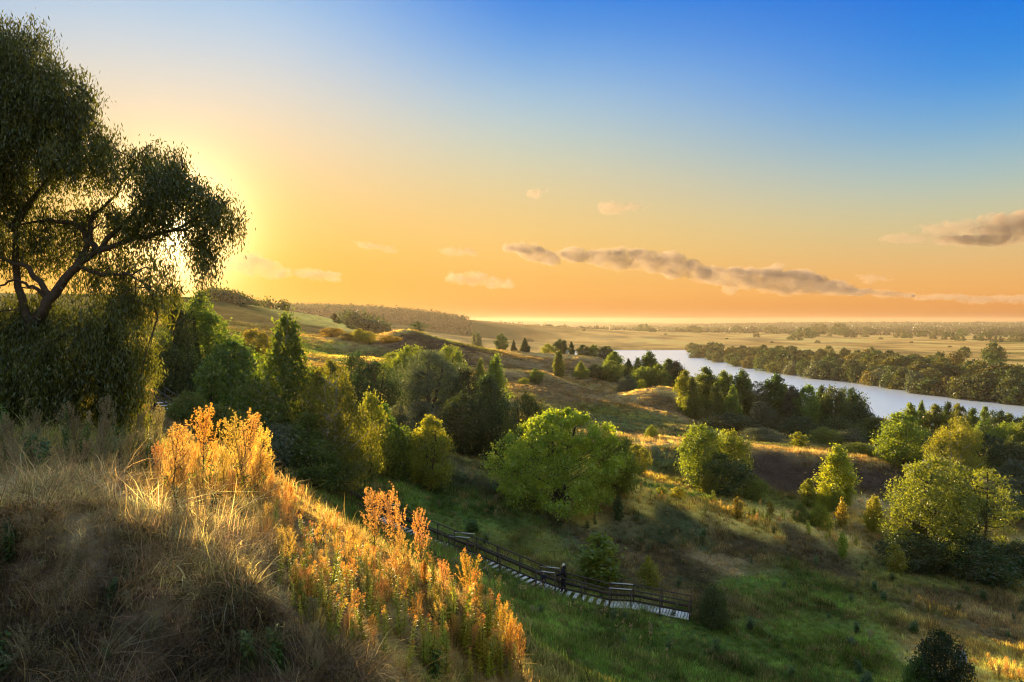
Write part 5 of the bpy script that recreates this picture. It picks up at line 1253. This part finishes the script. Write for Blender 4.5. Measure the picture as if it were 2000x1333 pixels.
def scatter(name, label, n, u0, u1, y0, y1, coll, sc, keep=None, tiltk=.15):
    u = r.uniform(u0, u1, n); y = np.exp(r.uniform(math.log(y0), math.log(y1), n)); x = y * (u - 1000) / F
    if keep is not None:
        k = keep(u, y); u, y, x = u[k], y[k], x[k]
    z = hgt(x, y); col = cover(x, y) * r.uniform(.45, 1.7, (len(x), 1)) * r.uniform(.85, 1.15, (len(x), 3)) * (1 + 1.1 * lodnoise(x, y, .05, 3, 91)[:, None])
    dry = r.random(len(x)) < .13; col[dry] = np.array(DRY) * r.uniform(.5, 1.3, (dry.sum(), 1))
    soil = np.exp(-(((cover(x, y) - np.array(SOIL)) ** 2).sum(1)) / .0015)
    s = sc(u, y, len(x)) * (1 - .6 * soil) * np.clip(1 + 1.5 * lodnoise(x, y, .07, 3, 203), .55, 2.0)
    rot = np.stack([r.normal(0, tiltk, len(x)), r.normal(0, tiltk, len(x)), r.uniform(0, 6.28, len(x))], -1)
    return sward(name, label, np.stack([x, y, z], -1), s, rot, np.concatenate([np.clip(col, .01, .7), np.ones((len(x), 1))], 1), SETS[coll])
scatter('bank_grass', 'dry drooping grass covering the near bank and hill top', 46000, -120, 1130, 3.4, 17, 'near', lambda u, y, n: r.uniform(.4, 1.05, n) * np.interp(y, [3, 8, 17], [.85, .95, 1.25]) * np.where((u > 520) & (y > 6.3), .5, 1) * np.where(y < np.interp(u, [0, 200, 430, 640], [6.8, 6.5, 6.1, 6.1]), .9, 1), tiltk=.3)
scatter('meadow_grass', 'green and dry meadow grass on the slopes round the stairs', 88000, -60, 2120, 17, 125, 'mid', lambda u, y, n: r.uniform(.5, 1.3, n) * np.interp(y, [17, 50, 68, 125], [.7, .9, .85, 1.05]), keep=lambda u, y: (u > 500) | (y > 40))
scatter('hill_grass', 'dry grass on the knolls and ridges before the river', 42000, 250, 2120, 125, 330, 'far', lambda u, y, n: r.uniform(.5, 1.2, n) * np.interp(y, [125, 330], [.5, 1.0]))

scatter('bank_tussocks', 'large drooping straw tussocks on the near bank', 520, -120, 760, 4.2, 12, 'tussock', lambda u, y, n: r.uniform(.7, 1.15, n) * np.where((u > 520) & (y > 6.3), .6, 1), tiltk=.45)

# ------------------------------------------------------------------ air
m, t, out = new_mat('haze_air')
pv = t.nodes.new('ShaderNodeVolumePrincipled'); pv.inputs['Color'].default_value = (.96, .78, .56, 1)
pv.inputs['Density'].default_value = 3.7e-5; pv.inputs['Anisotropy'].default_value = 0.45
t.links.new(pv.outputs[0], out.inputs['Volume'])
hb = MB(); hb.box((0, 0, (48 - 62) / 2), (19200, 19200, 110))
tag(put('haze', hb.mesh('haze', m)), kind='stuff')
